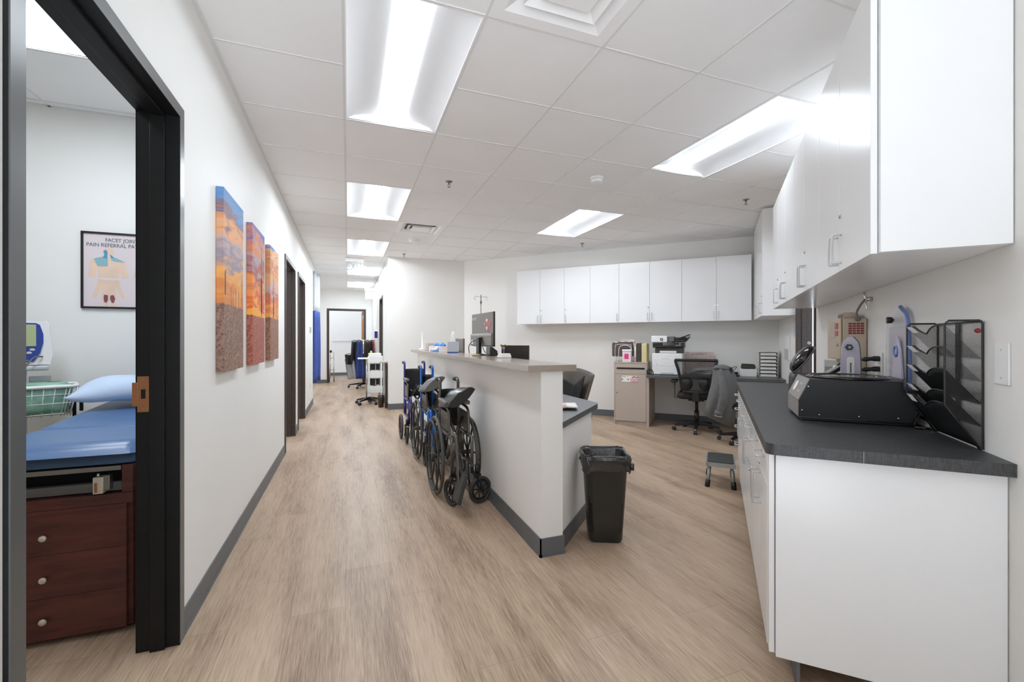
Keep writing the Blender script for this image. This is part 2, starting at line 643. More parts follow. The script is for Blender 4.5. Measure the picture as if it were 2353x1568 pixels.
def mat_mesh(name, c, pitch, bar, axes=(0, 2)):
    """perforated metal / net: real openings through a diamond grid (object space)"""
    m = bpy.data.materials.new(name)
    m.use_nodes = True
    nt = m.node_tree
    L = nt.links.new
    b = nt.nodes['Principled BSDF']
    b.inputs['Base Color'].default_value = rgb(c)
    b.inputs['Roughness'].default_value = 0.4
    tc = nd(nt, 'ShaderNodeTexCoord')
    s = nd(nt, 'ShaderNodeSeparateXYZ')
    L(tc.outputs['Object'], s.inputs[0])

    def mth(op, a, b_):
        q = nd(nt, 'ShaderNodeMath', operation=op)
        for i, v in enumerate((a, b_)):
            if isinstance(v, (int, float)):
                q.inputs[i].default_value = v
            else:
                L(v, q.inputs[i])
        return q.outputs[0]
    u, v = s.outputs[axes[0]], s.outputs[axes[1]]
    v2 = mth('MULTIPLY', v, 1.7)
    a1 = mth('PINGPONG', mth('ADD', u, v2), pitch)
    a2 = mth('PINGPONG', mth('SUBTRACT', u, v2), pitch)
    k = mth('MINIMUM', a1, a2)
    al = mth('LESS_THAN', k, bar)
    L(al, b.inputs['Alpha'])
    return m


M['floor'] = mat_floor()
M['linen'] = mat_weave('charcoal_linen_laminate', (44, 44, 45), (70, 70, 71), 0.45)
M['desk'] = mat('grey_desk_laminate', (88, 90, 92), 0.35, var=0.05, scale=60)
M['wood'] = mat_wood('mahogany', (72, 36, 32), (104, 54, 46))
M['meshm'] = mat_mesh('black_metal_mesh', (40, 37, 34), 0.0032, 0.00062, (0, 2))
M['meshs'] = mat_mesh('black_metal_mesh_side', (40, 37, 34), 0.0032, 0.0009, (1, 2))
M['meshc'] = mat_mesh('chair_net', (22, 22, 22), 0.0034, 0.0012, (0, 2))
ml = bpy.data.materials.new('lit_lens')
ml.use_nodes = True
ml.node_tree.nodes['Principled BSDF'].inputs['Base Color'].default_value = (0.9, 0.9, 0.9, 1)
ml.node_tree.nodes['Principled BSDF'].inputs['Emission Color'].default_value = (0.90, 0.98, 1.07, 1)
ml.node_tree.nodes['Principled BSDF'].inputs['Emission Strength'].default_value = LAMP
M['lens'] = ml
m2_ = ml.copy()
m2_.name = 'lit_lens_dimmed'
m2_.node_tree.nodes['Principled BSDF'].inputs['Emission Strength'].default_value = LAMP * 0.44
M['lens_dim'] = m2_
m2_ = ml.copy()
m2_.name = 'lit_lens_exam_room'
m2_.node_tree.nodes['Principled BSDF'].inputs['Emission Strength'].default_value = LAMP * 0.85
M['lens_exam'] = m2_
# ------------------------------------------------------------------ the setting
XW = -0.634            # corridor face of the left wall
YP = 8.0               # partition across the end of the reception area
XH = 0.67              # right wall of the far corridor
YE = 13.7              # end wall
SB, TR = 7.07, 0.772   # back wall and right wall (diagonal frame)
G = 0.6096
GX, GY = -0.0202, 2.5296
TH = 0.12

fl = MB()
fl.quad((-4, -0.5, 0), (10, -0.5, 0), (10, 18, 0), (-4, 18, 0), M['floor'])
struct(fl, 'floor')

# troffers (column, first row) and air vents (column, row) of the ceiling grid
TROF = [(0, -1), (0, 3), (0, 7), (0, 11), (0, 15), (4, -1), (4, 3)]
VENT = [(1, -2), (1, 5)]
holes = set()
for (i, j) in TROF:
    holes |= {(i, j), (i, j + 1)}
holes |= set(VENT)


def ceiling_cells(mb, i0, i1, j0, j1, x0, holes):
    for i in range(i0, i1):
        xa = GX + i * G if i >= 0 else x0
        xb = GX + (i + 1) * G
        if i < 0 and i != -1:
            continue
        for j in range(j0, j1):
            if (i, j) in holes:
                continue
            ya, yb = GY + j * G, GY + (j + 1) * G
            mb.quad((xa, ya, CE), (xb, ya, CE), (xb, yb, CE), (xa, yb, CE), M['tile'])


def bars(mb, xs, ys, x0, x1, y0, y1, holes=(), w=0.013, X0=GX, Y0=GY):
    for x in xs:
        mb.box(x - w / 2, x + w / 2, y0, y1, CE - 0.004, CE + 0.004, M['tbar'])
    for y in ys:
        j = round((y - Y0) / G)
        a = x0
        i = math.floor((x0 - X0) / G + 1e-6)
        run = x0
        while X0 + i * G < x1 - 1e-6:
            xa, xb = max(x0, X0 + i * G), min(x1, X0 + (i + 1) * G)
            if not ((i, j) in holes and (i, j - 1) in holes):
                mb.box(xa, xb, y - w / 2, y + w / 2, CE - 0.0035, CE + 0.0035, M['tbar'])
            i += 1


def clip(bm, co, no):
    g = list(bm.verts) + list(bm.edges) + list(bm.faces)
    bmesh.ops.bisect_plane(bm, geom=g, plane_co=co, plane_no=no, clear_outer=True)


cA = MB()
ceiling_cells(cA, -1, 14, -5, 9, XW, holes)
bars(cA, [GX + i * G for i in range(0, 14)], [GY + j * G for j in range(-5, 10)], XW, GX + 14 * G, GY - 5 * G, YP, holes)
clip(cA.bm, (0, YP, 0), (0, 1, 0))
x_, y_ = W(SB, 0)
clip(cA.bm, (x_, y_, 0), (SP, CP, 0))
x_, y_ = W(0, TR)
clip(cA.bm, (x_, y_, 0), (CP, -SP, 0))
cA.box(XW, XW + 0.02, GY - 5 * G, 9.33, CE - 0.004, CE + 0.002, M['tbar'])
cA.box(XH, 2.2, YP - 0.02, YP, CE - 0.004, CE + 0.002, M['tbar'])
cB = MB()
ceiling_cells(cB, -1, 2, 8, 19, -1.3, holes)
clip(cB.bm, (0, YP, 0), (0, -1, 0))
bars(cB, [GX, GX + G], [GY + j * G for j in range(9, 19)], -1.3, XH, YP, YE, holes)
clip(cB.bm, (XH, 0, 0), (1, 0, 0))
clip(cB.bm, (0, YE, 0), (0, 1, 0))
me_ = bpy.data.meshes.new('tmp')
cB.bm.to_mesh(me_)
n0 = len(cA.bm.faces)
mats_b = list(cB.mats)
cA.bm.from_mesh(me_)
cA.bm.faces.ensure_lookup_table()
for f in cA.bm.faces[n0:]:
    f.material_index = cA.mi(mats_b[f.material_index])
cB.bm.free()
bpy.data.meshes.remove(me_)
struct(cA, 'ceiling')

# exam room ceiling (own grid)
cR = MB()
RX0 = -1.757
for i in range(-3, 2):
    xa, xb = RX0 + i * G, min(RX0 + (i + 1) * G, XW - TH)
    for j in range(-6, 3):
        if i == 0 and j in (-1, -2):
            continue
        ya, yb = 2.94 + j * G, min(2.94 + (j + 1) * G, 3.62)
        if ya < yb:
            cR.quad((xa, ya, CE), (xb, ya, CE), (xb, yb, CE), (xa, yb, CE), M['tile'])
bars(cR, [RX0 + i * G for i in range(-3, 2)], [2.94 + j * G for j in range(-6, 2)], -3.4, XW - TH, -0.7, 3.62, {(0, -1), (0, -2)}, X0=RX0, Y0=2.94)
cR.box(-3.4, XW - TH, 3.60, 3.62, CE - 0.004, CE + 0.002, M['tbar'])
struct(cR, 'ceiling_exam_room')


def wall_box(name, boxes, m, R=False):
    w = MB()
    for b in boxes:
        w.box(*b, m)
    return struct(w, name, R)


DH = 2.095   # clear height of the door openings
DOORS = [(1.203, 2.098), (5.308, 6.20), (6.628, 7.545)]
ys = [-0.5] + [v for a, b in DOORS for v in (a - 0.02, b + 0.02)] + [9.33]
bx = [(XW - TH, XW, ys[k], ys[k + 1], 0, CE) for k in range(0, len(ys), 2)]
bx += [(XW - TH, XW, a - 0.02, b + 0.02, DH + 0.02, CE) for a, b in DOORS]
wall_box('wall_left', bx, M['wall'])
wall_box('wall_front', [(XH, 2.06, YP, YP + 0.12, 0, CE)], M['wall2'])
wall_box('wall_corridor', [(XH, XH + 0.12, YP + 0.12, 9.36, 0, CE), (XH, XH + 0.12, 10.24, YE, 0, CE), (XH, XH + 0.12, 9.36, 10.24, DH + 0.02, CE)], M['wall'])
# end wall with its door opening
EX0, EX1 = -0.517, 0.456
wall_box('wall_end', [(-1.3, EX0 - 0.02, YE, YE + 0.12, 0, CE), (EX1 + 0.02, XH + 0.12, YE, YE + 0.12, 0, CE), (EX0 - 0.02, EX1 + 0.02, YE, YE + 0.12, DH + 0.02, CE)], M['wall'])
wall_box('wall_far_room', [(-2, 3, 16.6, 16.7, 0, CE)], M['wall'])
wall_box('wall_alcove', [(-1.42, -1.3, 9.2, YE + 0.1, 0, CE), (-1.3, XW - TH, 9.2, 9.33, 0, CE)], M['wall'])
wall_box('wall_exam_back', [(-3.4, XW - TH, 3.62, 3.74, 0, CE)], M['wall'])
wall_box('wall_exam_left', [(-3.5, -3.4, -0.5, 3.74, 0, CE)], M['wall'])
wall_box('wall_exam_light_block', [(-3.5, XW - TH, -0.62, -0.5, 0, CE)], M['wall'])  # unseen wall, added to keep the world light out of the exam room
wall_box('wall_back', [(-4.32, TR + 0.12, SB, SB + 0.12, 0, CE)], M['wall2'], R=True)
RD0, RD1 = 4.57, 5.49
wall_box('wall_right', [(TR, TR + 0.12, -0.2, RD0 - 0.02, 0, CE), (TR, TR + 0.12, RD1 + 0.02, SB, 0, CE), (TR, TR + 0.12, RD0 - 0.02, RD1 + 0.02, DH + 0.02, CE)], M['wall2'], R=True)
wall_box('wall_side_room', [(TR + 1.8, TR + 1.9, 3.5, 9.0, 0, CE)], M['wall'], R=True)
# reception half wall and the low wall turned at 45 degrees under the desk
wall_box('wall_reception', [(1.01, 1.145, 2.25, 6.92, 0, 1.0345)], M['wall2'])
w = MB()
w.prism([(1.145, 2.27), (1.63, 2.755), (1.56, 2.826), (1.145, 2.412)], 'z', 0, 0.709, M['wall2'])
struct(w, 'wall_desk_support')

# baseboards
BH = 0.102


def bb(name, boxes, R=False):
    w = MB()
    for (x0, x1, y0, y1) in boxes:
        w.box(x0, x1, y0, y1, 0, BH, M['base'])
        w.box(x0 - 0.004, x1 + 0.004, y0 - 0.004, y1 + 0.004, 0, 0.012, M['base'])
    return struct(w, name, R)


FR = 0.049
segs = [(DOORS[0][1] + FR, DOORS[1][0] - FR), (DOORS[1][1] + FR, DOORS[2][0] - FR), (DOORS[2][1] + FR, 9.33), (-0.5, DOORS[0][0] - FR)]
bb('baseboard_left', [(XW, XW + 0.007, a, b) for a, b in segs])
bb('baseboard_front', [(XH - 0.007, 2.05, YP - 0.007, YP)])
bb('baseboard_corridor', [(XH - 0.007, XH, YP, 9.31), (XH - 0.007, XH, 10.29, YE)])
bb('baseboard_end', [(-1.3, EX0 - FR, YE - 0.007, YE), (EX1 + FR, XH, YE - 0.007, YE)])
bb('baseboard_far_room', [(-2, 3, 16.59, 16.6)])
bb('baseboard_back', [(-4.26, TR, SB - 0.007, SB)], R=True)
bb('baseboard_right', [(TR - 0.007, TR, RD1 + FR, SB)], R=True)
bb('baseboard_reception', [(1.003, 1.01, 2.243, 6.92), (1.003, 1.152, 2.243, 2.25)])
w = MB()
w.prism([(1.145, 2.262), (1.64, 2.757), (1.63, 2.765), (1.140, 2.275)], 'z', 0, BH, M['base'])
struct(w, 'baseboard_desk_support')


# door frames: local x along the wall (opening 0..w), local y into the wall (0 = near face), z up
def frame_mb(w_, d, face, inner, hi=DH):
    f = MB()
    p = 0.012
    fw = 0.045
    # casing faces + returns
    for (a, b) in ((-fw, 0.0), (w_, w_ + fw)):
        f.box(a, b, -p, -p + 0.003, 0, hi, face)
        f.box(a, b, d + p - 0.003, d + p, 0, hi, inner)
    for (a, b) in ((-fw, -fw + 0.002), (w_ + fw - 0.002, w_ + fw)):
        f.box(a, b, -p + 0.003, 0.0, 0, hi + fw - 0.002, inner)
        f.box(a, b, d, d + p - 0.003, 0, hi + fw - 0.002, inner)
    f.box(-fw, w_ + fw, -p, -p + 0.003, hi, hi + fw, face)
    f.box(-fw, w_ + fw, -p + 0.003, 0, hi + fw - 0.002, hi + fw, inner)
    f.box(-fw, w_ + fw, d + p - 0.003, d + p, hi, hi + fw, inner)
    # jamb soffits
    for (a, b) in ((-0.018, 0.0), (w_, w_ + 0.018)):
        f.box(a, b, -p + 0.0005, d + p - 0.0005, 0, hi, inner, bev=0.0015)
    f.box(-0.018, w_ + 0.018, -p + 0.0005, d + p - 0.0005, hi, hi + 0.018, inner, bev=0.0015)
    # stops
    y0, y1 = d * 0.30, d * 0.70
    f.box(0, 0.014, y0, y1, 0, hi, inner, bev=0.002)
    f.box(w_ - 0.014, w_, y0, y1, 0, hi, inner, bev=0.002)
    f.box(0.014, w_ - 0.014, y0, y1, hi - 0.014, hi, inner, bev=0.002)
    return f


def door_frame(n, w_, d, loc, rz, face, inner, R=False):
    o = bpy.data.objects.new('door_%d' % n, None)
    COL.objects.link(o)
    if R:
        x, y = W(loc[1], loc[0])
        o.location = (x, y, 0)
        o.rotation_euler = (0, 0, rz - PH)
    else:
        o.location = loc
        o.rotation_euler = (0, 0, rz)
    o['kind'] = 'structure'
    frame_mb(w_, d, face, inner).obj('door_frame', o)
    return o


# left wall doors: local x -> world y, local y -> world -x  => rotate +90
for n, (a, b) in enumerate(DOORS):
    d = door_frame(n + 1, b - a, TH, (XW, a, 0), PI / 2, M['grey_face'] if n == 0 else M['brown'], M['dark'] if n == 0 else M['brown'])
    if n == 0:
        s = MB()
        wj = b - a
        # copper coloured strike plate with a lip, on the far jamb's room side rebate
        s.box(wj - 0.0025, wj - 0.0005, 0.089, 0.126, 0.93, 1.068, M['brass'], bev=0.0006)
        s.box(wj - 0.004, wj - 0.001, 0.124, 0.142, 0.953, 1.045, M['brass'], bev=0.0008)
        s.box(wj - 0.0035, wj - 0.002, 0.100, 0.114, 0.982, 1.018, M['slotdark'])
        for z in (0.941, 1.057):
            s.cyl((wj - 0.0035, 0.107, z), (wj - 0.0015, 0.107, z), 0.004, M['steel'], 10)
        s.obj('strike_plate', d)
door_frame(4, 10.22 - 9.38, 0.12, (XH, 10.22, 0), -PI / 2, M['brown'], M['brown'])
d5 = door_frame(5, EX1 - EX0, 0.12, (EX0, YE, 0), 0, M['brown'], M['brown'])
# the open leaf behind the end frame, seen on its edge
s = MB()
s.box(EX1 - EX0 - 0.055, EX1 - EX0 - 0.016, 0.13, 1.0, 0.02, DH - 0.02, M['wood2'], bev=0.002)
s.obj('door_leaf', d5)
s = MB()
s.box(EX1 - EX0 - 0.054, EX1 - EX0 - 0.018, 0.1285, 0.13, 1.86, 1.96, M['steel'])
s.obj('hinge', d5)
# right wall doorway: opening from s=RD0..RD1; local x along +s => rotate +90 in the frame, local y -> -t ; so start at far end instead
d6 = door_frame(6, RD1 - RD0, 0.12, (TR, RD1, 0), -PI / 2, M['brown'], M['brown'], R=True)
s = MB()
s.torus((0.0005, 0.102, 1.185), (1, 0, 0), 0.014, 0.0035, M['chrome'], 20, 8)
s.cyl((0, 0.102, 1.185), (0.002, 0.102, 1.185), 0.008, M['steel'], 14)
s.obj('strike_ring', d6)


# ------------------------------------------------------------------ ceiling fixtures
def make_troffer(label, loc, group='recessed ceiling lights'):
    t = thing('ceiling_light', label, 'ceiling light', loc, 0, group)
    hx, hy = 0.292, 0.598
    f = MB()
    for (a, b, c, d) in ((-0.3048, -hx, -0.6096, 0.6096), (hx, 0.3048, -0.6096, 0.6096), (-hx, hx, -0.6096, -hy), (-hx, hx, hy, 0.6096)):
        f.box(a, b, c, d, -0.003, 0.004, M['fixt'])
    f.obj('frame', t)
    prof = [(-hx, 0.0), (-0.25, 0.028), (-0.19, 0.046), (-0.13, 0.056), (-0.085, 0.060)]
    r = MB()
    left = [(x, z) for x, z in prof]
    right = [(-x, z) for x, z in prof]
    for P_ in (left, right):
        r.loft([[(x, -hy, z) for x, z in P_], [(x, hy, z) for x, z in P_]], M['refl'], cap=False, closed=False)
    arc = left + [(-0.045, 0.045), (0, 0.040), (0.045, 0.045)] + right[::-1]
    for y in (-hy, hy):
        vs = [r.bm.verts.new((x, y, z)) for x, z in ([(-hx, 0.0)] + [(-hx, 0.061), (hx, 0.061)] + [(hx, 0.0)])]
        r._fin([r.bm.faces.new(vs)], M['fixt'])
    r.box(-0.3, 0.3, -0.6, 0.6, 0.062, 0.09, M['fixt'])
    r.obj('reflector', t)
    g = MB()
    lp = [(-0.085, 0.060), (-0.07, 0.050), (-0.04, 0.043), (0, 0.040), (0.04, 0.043), (0.07, 0.050), (0.085, 0.060)]
    g.loft([[(x, -hy + 0.001, z) for x, z in lp], [(x, hy - 0.001, z) for x, z in lp]], M['lens'], cap=False, closed=False)
    g.obj('diffuser', t)
    return t


tl = {0: 'large ceiling light nearest the camera, over the corridor floor',
      1: 'second ceiling light along the corridor, beside a square air vent', 2: 'third ceiling light along the corridor, just before the first exit sign',
      3: 'fourth ceiling light along the corridor, seen behind the hanging exit sign', 4: 'farthest ceiling light in the corridor, above the apron rack',
      5: 'ceiling light close to the tops of the wall cabinets on the right', 6: 'ceiling light in the middle of the reception area before the back wall'}
base_t = None
lit = []
for k, (i, j) in enumerate(TROF):
    loc = (GX + (i + 0.5) * G, GY + (j + 1) * G, CE)
    if base_t is None:
        base_t = make_troffer('recessed white ' + tl[k], loc)
    else:
        o = dup(base_t, 'recessed white ' + tl[k])
        o.location = loc
        lit.append(o)
o = dup(base_t, 'recessed white ceiling light inside the exam room, above the blue table')
o.location = (RX0 + G / 2, 2.94 - G, CE)
# the fittings nearest the viewer and the exam room one are dimmed
for r_ in (base_t, lit[4], o):
    for ch in r_.children:
        if ch.name.startswith('diffuser'):
            ch.data = ch.data.copy()
            ch.data.materials[0] = M['lens_dim'] if r_ is not o else M['lens_exam']


def make_vent(label, loc, dark):
    t = thing('air_vent', label, 'air vent', loc, 0, 'square ceiling diffusers')
    f = MB()
    h = 0.3
    f.box(-h, h, -h, -0.24, -0.003, 0.003, M['fixt'])
    f.box(-h, h, 0.24, h, -0.003, 0.003, M['fixt'])
    f.box(-h, -0.24, -0.24, 0.24, -0.003, 0.003, M['fixt'])
    f.box(0.24, h, -0.24, 0.24, -0.003, 0.003, M['fixt'])
    f.obj('frame', t)

    def ring(mb, a, za, b, zb, m):
        mb.loft([[(-a, -a, za), (a, -a, za), (a, a, za), (-a, a, za)], [(-b, -b, zb), (b, -b, zb), (b, b, zb), (-b, b, zb)]], m, cap=False, sm=False)
    for a, b in ((0.24, 0.185), (0.175, 0.125)):
        c = MB()
        ring(c, a, -0.002 if a > 0.2 else -0.008, b, 0.028, M['fixt'])
        c.obj('louvre', t)
    c = MB()
    c.box(-0.115, 0.115, -0.115, 0.115, -0.012, -0.008, M['fixt'])
    ring(c, 0.115, -0.010, 0.10, 0.02, M['fixt'])
    c.obj('centre_plate', t)
    c = MB()
    c.box(-0.24, 0.24, -0.24, 0.24, 0.05, 0.055, M['greyp'] if dark else M['lgrey'])
    c.loft([[(-.241, -.241, 0), (.241, -.241, 0), (.241, .241, 0), (-.241, .241, 0)], [(-.241, -.241, .05), (.241, -.241, .05), (.241, .241, .05), (-.241, .241, .05)]], M['fixt'], cap=False, sm=False)
    c.obj('duct', t)
    return t


make_vent('white square stepped air vent in the ceiling at the top edge, beyond the near light', (GX + 1.5 * G, GY - 1.5 * G, CE), False)
make_vent('white square stepped air vent with dark slots beside the second corridor light', (GX + 1.5 * G, GY + 5.5 * G, CE), True)


def make_sprinkler(label, loc):
    t = thing('fire_sprinkler', label, 'sprinkler', loc, 0, 'fire sprinklers')
    c = MB()
    c.lathe([(0.034, 0.0), (0.032, -0.004), (0.018, -0.008), (0.012, -0.012)], M['steel'], 20)
    c.obj('escutcheon', t)
    c = MB()
    c.cyl((0, 0, -0.01), (0, 0, -0.03), 0.007, M['steel'], 10)
    c.tube([(-0.008, 0, -0.02), (-0.012, 0, -0.034), (0, 0, -0.05)], 0.002, M['steel'], 6)
    c.tube([(0.008, 0, -0.02), (0.012, 0, -0.034), (0, 0, -0.05)], 0.002, M['steel'], 6)
    c.lathe([(0.003, -0.048), (0.016, -0.050), (0.016, -0.052), (0.003, -0.053)], M['steel'], 14)
    c.obj('deflector', t)
    return t


s0 = make_sprinkler('small metal fire sprinkler in the ceiling between the two rows of lights', (0.88, 4.04, CE))
for lb, loc in (('small metal fire sprinkler in the ceiling just left of the wall cabinets on the right', (3.90, 3.47, CE)),
                ('small metal fire sprinkler in the ceiling above the back wall cabinets', (3.325, 5.887, CE)),
                ('small fire sprinkler in the ceiling near the partition corner by the corridor', (0.895, 7.66, CE))):
    o = dup(s0, lb)
    o.location = loc


def make_detector(name, label, loc, r, cat):
    t = thing(name, label, cat, loc)
    c = MB()
    c.lathe([(r, 0.0), (r, -0.012), (r * 0.95, -0.014)], M['fixt'], 28)
    c.obj('mount', t)
    c = MB()
    c.lathe([(r * 0.86, -0.013), (r * 0.88, -0.04), (r * 0.7, -0.05), (r * 0.25, -0.053), (r * 0.01, -0.053)], M['whitep'], 28)
    c.obj('sensor_cap', t)
    return t


make_detector('smoke_detector', 'round white smoke detector on the ceiling in front of the middle light', (2.11, 3.475, CE), 0.058, 'smoke detector')
make_detector('ceiling_strobe', 'white ceiling alarm unit just beyond the dark slotted air vent', (0.897, 6.50, CE), 0.075, 'alarm')
# ------------------------------------------------------------------ canvases on the left wall
def canvas_mat(kind):
    m = bpy.data.materials.new('sunset_print_%d' % kind)
    m.use_nodes = True
    nt = m.node_tree
    L = nt.links.new
    b = nt.nodes['Principled BSDF']
    b.inputs['Roughness'].default_value = 0.65
    tc = nd(nt, 'ShaderNodeTexCoord')
    s = nd(nt, 'ShaderNodeSeparateXYZ')
    L(tc.outputs['Object'], s.inputs[0])
    mp = nd(nt, 'ShaderNodeMapping')
    mp.inputs['Scale'].default_value = (2.4, 2.4, 10.0)
    mp.inputs['Location'].default_value = (kind * 3.1, kind * 1.7, kind * 0.9)
    L(tc.outputs['Object'], mp.inputs[0])
    n = nd(nt, 'ShaderNodeTexNoise')
    n.inputs['Scale'].default_value = 1.7
    n.inputs['Detail'].default_value = 7
    n.inputs['Distortion'].default_value = 0.6
    L(mp.outputs[0], n.inputs[0])
    ad = nd(nt, 'ShaderNodeMath', operation='MULTIPLY_ADD')   # z + noise warp
    L(n.outputs[0], ad.inputs[0]); ad.inputs[1].default_value = 0.5; 
    sb = nd(nt, 'ShaderNodeMath', operation='SUBTRACT')
    L(s.outputs[2], sb.inputs[0]); sb.inputs[1].default_value = 0.25
    L(sb.outputs[0], ad.inputs[2])
    sky = nd(nt, 'ShaderNodeValToRGB')
    cr = sky.color_ramp
    stops = {1: [(0.0, (206, 134, 92)), (0.38, (222, 138, 74)), (0.5, (240, 176, 96)), (0.6, (150, 140, 158)), (0.68, (196, 172, 168)), (0.76, (236, 170, 112)), (0.84, (140, 110, 118)), (0.9, (108, 150, 200)), (1.0, (96, 140, 196))],
             2: [(0.0, (214, 84, 44)), (0.36, (250, 180, 70)), (0.45, (226, 96, 52)), (0.54, (244, 156, 84)), (0.64, (176, 86, 70)), (0.73, (176, 164, 176)), (0.82, (226, 140, 82)), (0.92, (128, 116, 168)), (1.0, (92, 116, 190))],
             3: [(0.0, (214, 112, 60)), (0.4, (238, 162, 86)), (0.52, (206, 104, 70)), (0.6, (186, 168, 172)), (0.7, (232, 160, 90)), (0.8, (190, 130, 104)), (0.9, (236, 178, 120)), (0.95, (96, 130, 192)), (1.0, (92, 128, 196))]}[kind]
    while len(cr.elements) < len(stops):
        cr.elements.new(0.5)
    for e, (p, c) in zip(cr.elements, stops):
        e.position = p
        e.color = rgb(c)
    L(ad.outputs[0], sky.inputs[0])
    # ground: speckled desert scrub
    g = nd(nt, 'ShaderNodeTexVoronoi')
    g.inputs['Scale'].default_value = 62
    L(tc.outputs['Object'], g.inputs[0])
    gr = nd(nt, 'ShaderNodeValToRGB')
    gr.color_ramp.elements[0].color = rgb({1: (84, 66, 60), 2: (110, 56, 48), 3: (92, 66, 58)}[kind])
    gr.color_ramp.elements[1].color = rgb({1: (166, 130, 112), 2: (190, 112, 92), 3: (170, 122, 98)}[kind])
    gr.color_ramp.elements[1].position = 0.8
    L(g.outputs[0], gr.inputs[0])
    n2 = nd(nt, 'ShaderNodeTexNoise')
    n2.inputs['Scale'].default_value = 9
    L(tc.outputs['Object'], n2.inputs[0])
    th = nd(nt, 'ShaderNodeMath', operation='MULTIPLY_ADD')
    L(n2.outputs[0], th.inputs[0]); th.inputs[1].default_value = 0.05; th.inputs[2].default_value = 0.33 if kind != 2 else 0.31
    lt = nd(nt, 'ShaderNodeMath', operation='LESS_THAN')
    L(s.outputs[2], lt.inputs[0]); L(th.outputs[0], lt.inputs[1])
    mx = nd(nt, 'ShaderNodeMix', data_type='RGBA')
    L(lt.outputs[0], mx.inputs[0]); L(sky.outputs[0], mx.inputs[6]); L(gr.outputs[0], mx.inputs[7])
    L(mx.outputs[2], b.inputs['Base Color'])
    return m


M['cactus'] = mat('cactus_print', (112, 80, 66), 0.65, var=0.15, scale=60)
M['cactusf'] = mat('distant_cactus_print', (150, 104, 86), 0.65, var=0.1, scale=60)


def canvas(k, y0, y1, label, cacti):
    z0, z1 = 1.045, 2.0
    t = thing('canvas_print', label, 'picture', (XW, y0, z0), 0, 'sunset desert canvases')
    c = MB()
    c.box(0.001, 0.036, 0, y1 - y0, 0, z1 - z0, canvas_mat(k), bev=0.002)
    c.obj('canvas', t)
    for (y, h0, h1, r, m) in cacti:
        q = MB()
        x = 0.0363
        n = 12
        rr = [r * 0.55] + [r] * (n - 2) + [r * 0.5]
        P = [(y + (-rr[i] if True else 0), h0 + (h1 - h0) * i / (n - 1)) for i in range(n)] + [(y + rr[i], h0 + (h1 - h0) * i / (n - 1)) for i in range(n - 1, -1, -1)]
        vs = [q.bm.verts.new((x, a, b)) for a, b in P]
        q._fin([q.bm.faces.new(vs)], m)
        q.obj('cactus', t)
    return t


canvas(1, 2.645, 3.10, 'canvas print of a desert sunset under blue sky, nearest to the black door frame',
       [(0.03, 0.40, 0.53, 0.012, M['cactus']), (0.15, 0.30, 0.46, 0.006, M['cactusf']), (0.2, 0.30, 0.44, 0.006, M['cactusf']), (0.26, 0.30, 0.46, 0.006, M['cactusf']), (0.33, 0.30, 0.45, 0.006, M['cactusf']), (0.41, 0.30, 0.53, 0.008, M['cactusf'])])
canvas(2, 3.375, 3.83, 'middle canvas print, reddest of the three sunsets, with a tall cactus',
       [(0.33, 0.28, 0.86, 0.009, M['cactus']), (0.33, 0.36, 0.62, 0.024, M['cactus']), (0.27, 0.45, 0.62, 0.008, M['cactus'])])
canvas(3, 4.10, 4.56, 'sunset canvas print beside the first brown door frame, farthest of the three',
       [(0.17, 0.32, 0.72, 0.009, M['cactus']), (0.17, 0.36, 0.54, 0.02, M['cactus']), (0.32, 0.32, 0.52, 0.008, M['cactusf']), (0.40, 0.32, 0.5, 0.008, M['cactusf'])])

# ------------------------------------------------------------------ base cabinets and worktop on the right (t, s, z)
TF = 0.165     # face of the doors
ZB, ZT = 0.11, 0.817


def pull_v(mb, x, y, z0, z1, r=0.0042, out=0.030):
    """upright D pull on a face whose outward normal is -x"""
    mb.tube(smooth_path([(x, y, z0), (x - out * 0.8, y, z0), (x - out, y, z0 + 0.01), (x - out, y, z1 - 0.01), (x - out * 0.8, y, z1), (x, y, z1)], 4), r, M['chromew'], 8)


def pull_h(mb, x, y0, y1, z, r=0.0042, out=0.030):
    mb.tube(smooth_path([(x, y0, z), (x - out * 0.8, y0, z), (x - out, y0 + 0.01, z), (x - out, y1 - 0.01, z), (x - out * 0.8, y1, z), (x, y1, z)], 4), r, M['chromew'], 8)


def lock_mb(x, y, z):
    q = MB()
    q.cyl((x, y, z), (x - 0.005, y, z), 0.008, M['chrome'], 14)
    q.box(x - 0.0055, x - 0.005, y - 0.001, y + 0.001, z - 0.005, z + 0.005, M['slotdark'])
    return q


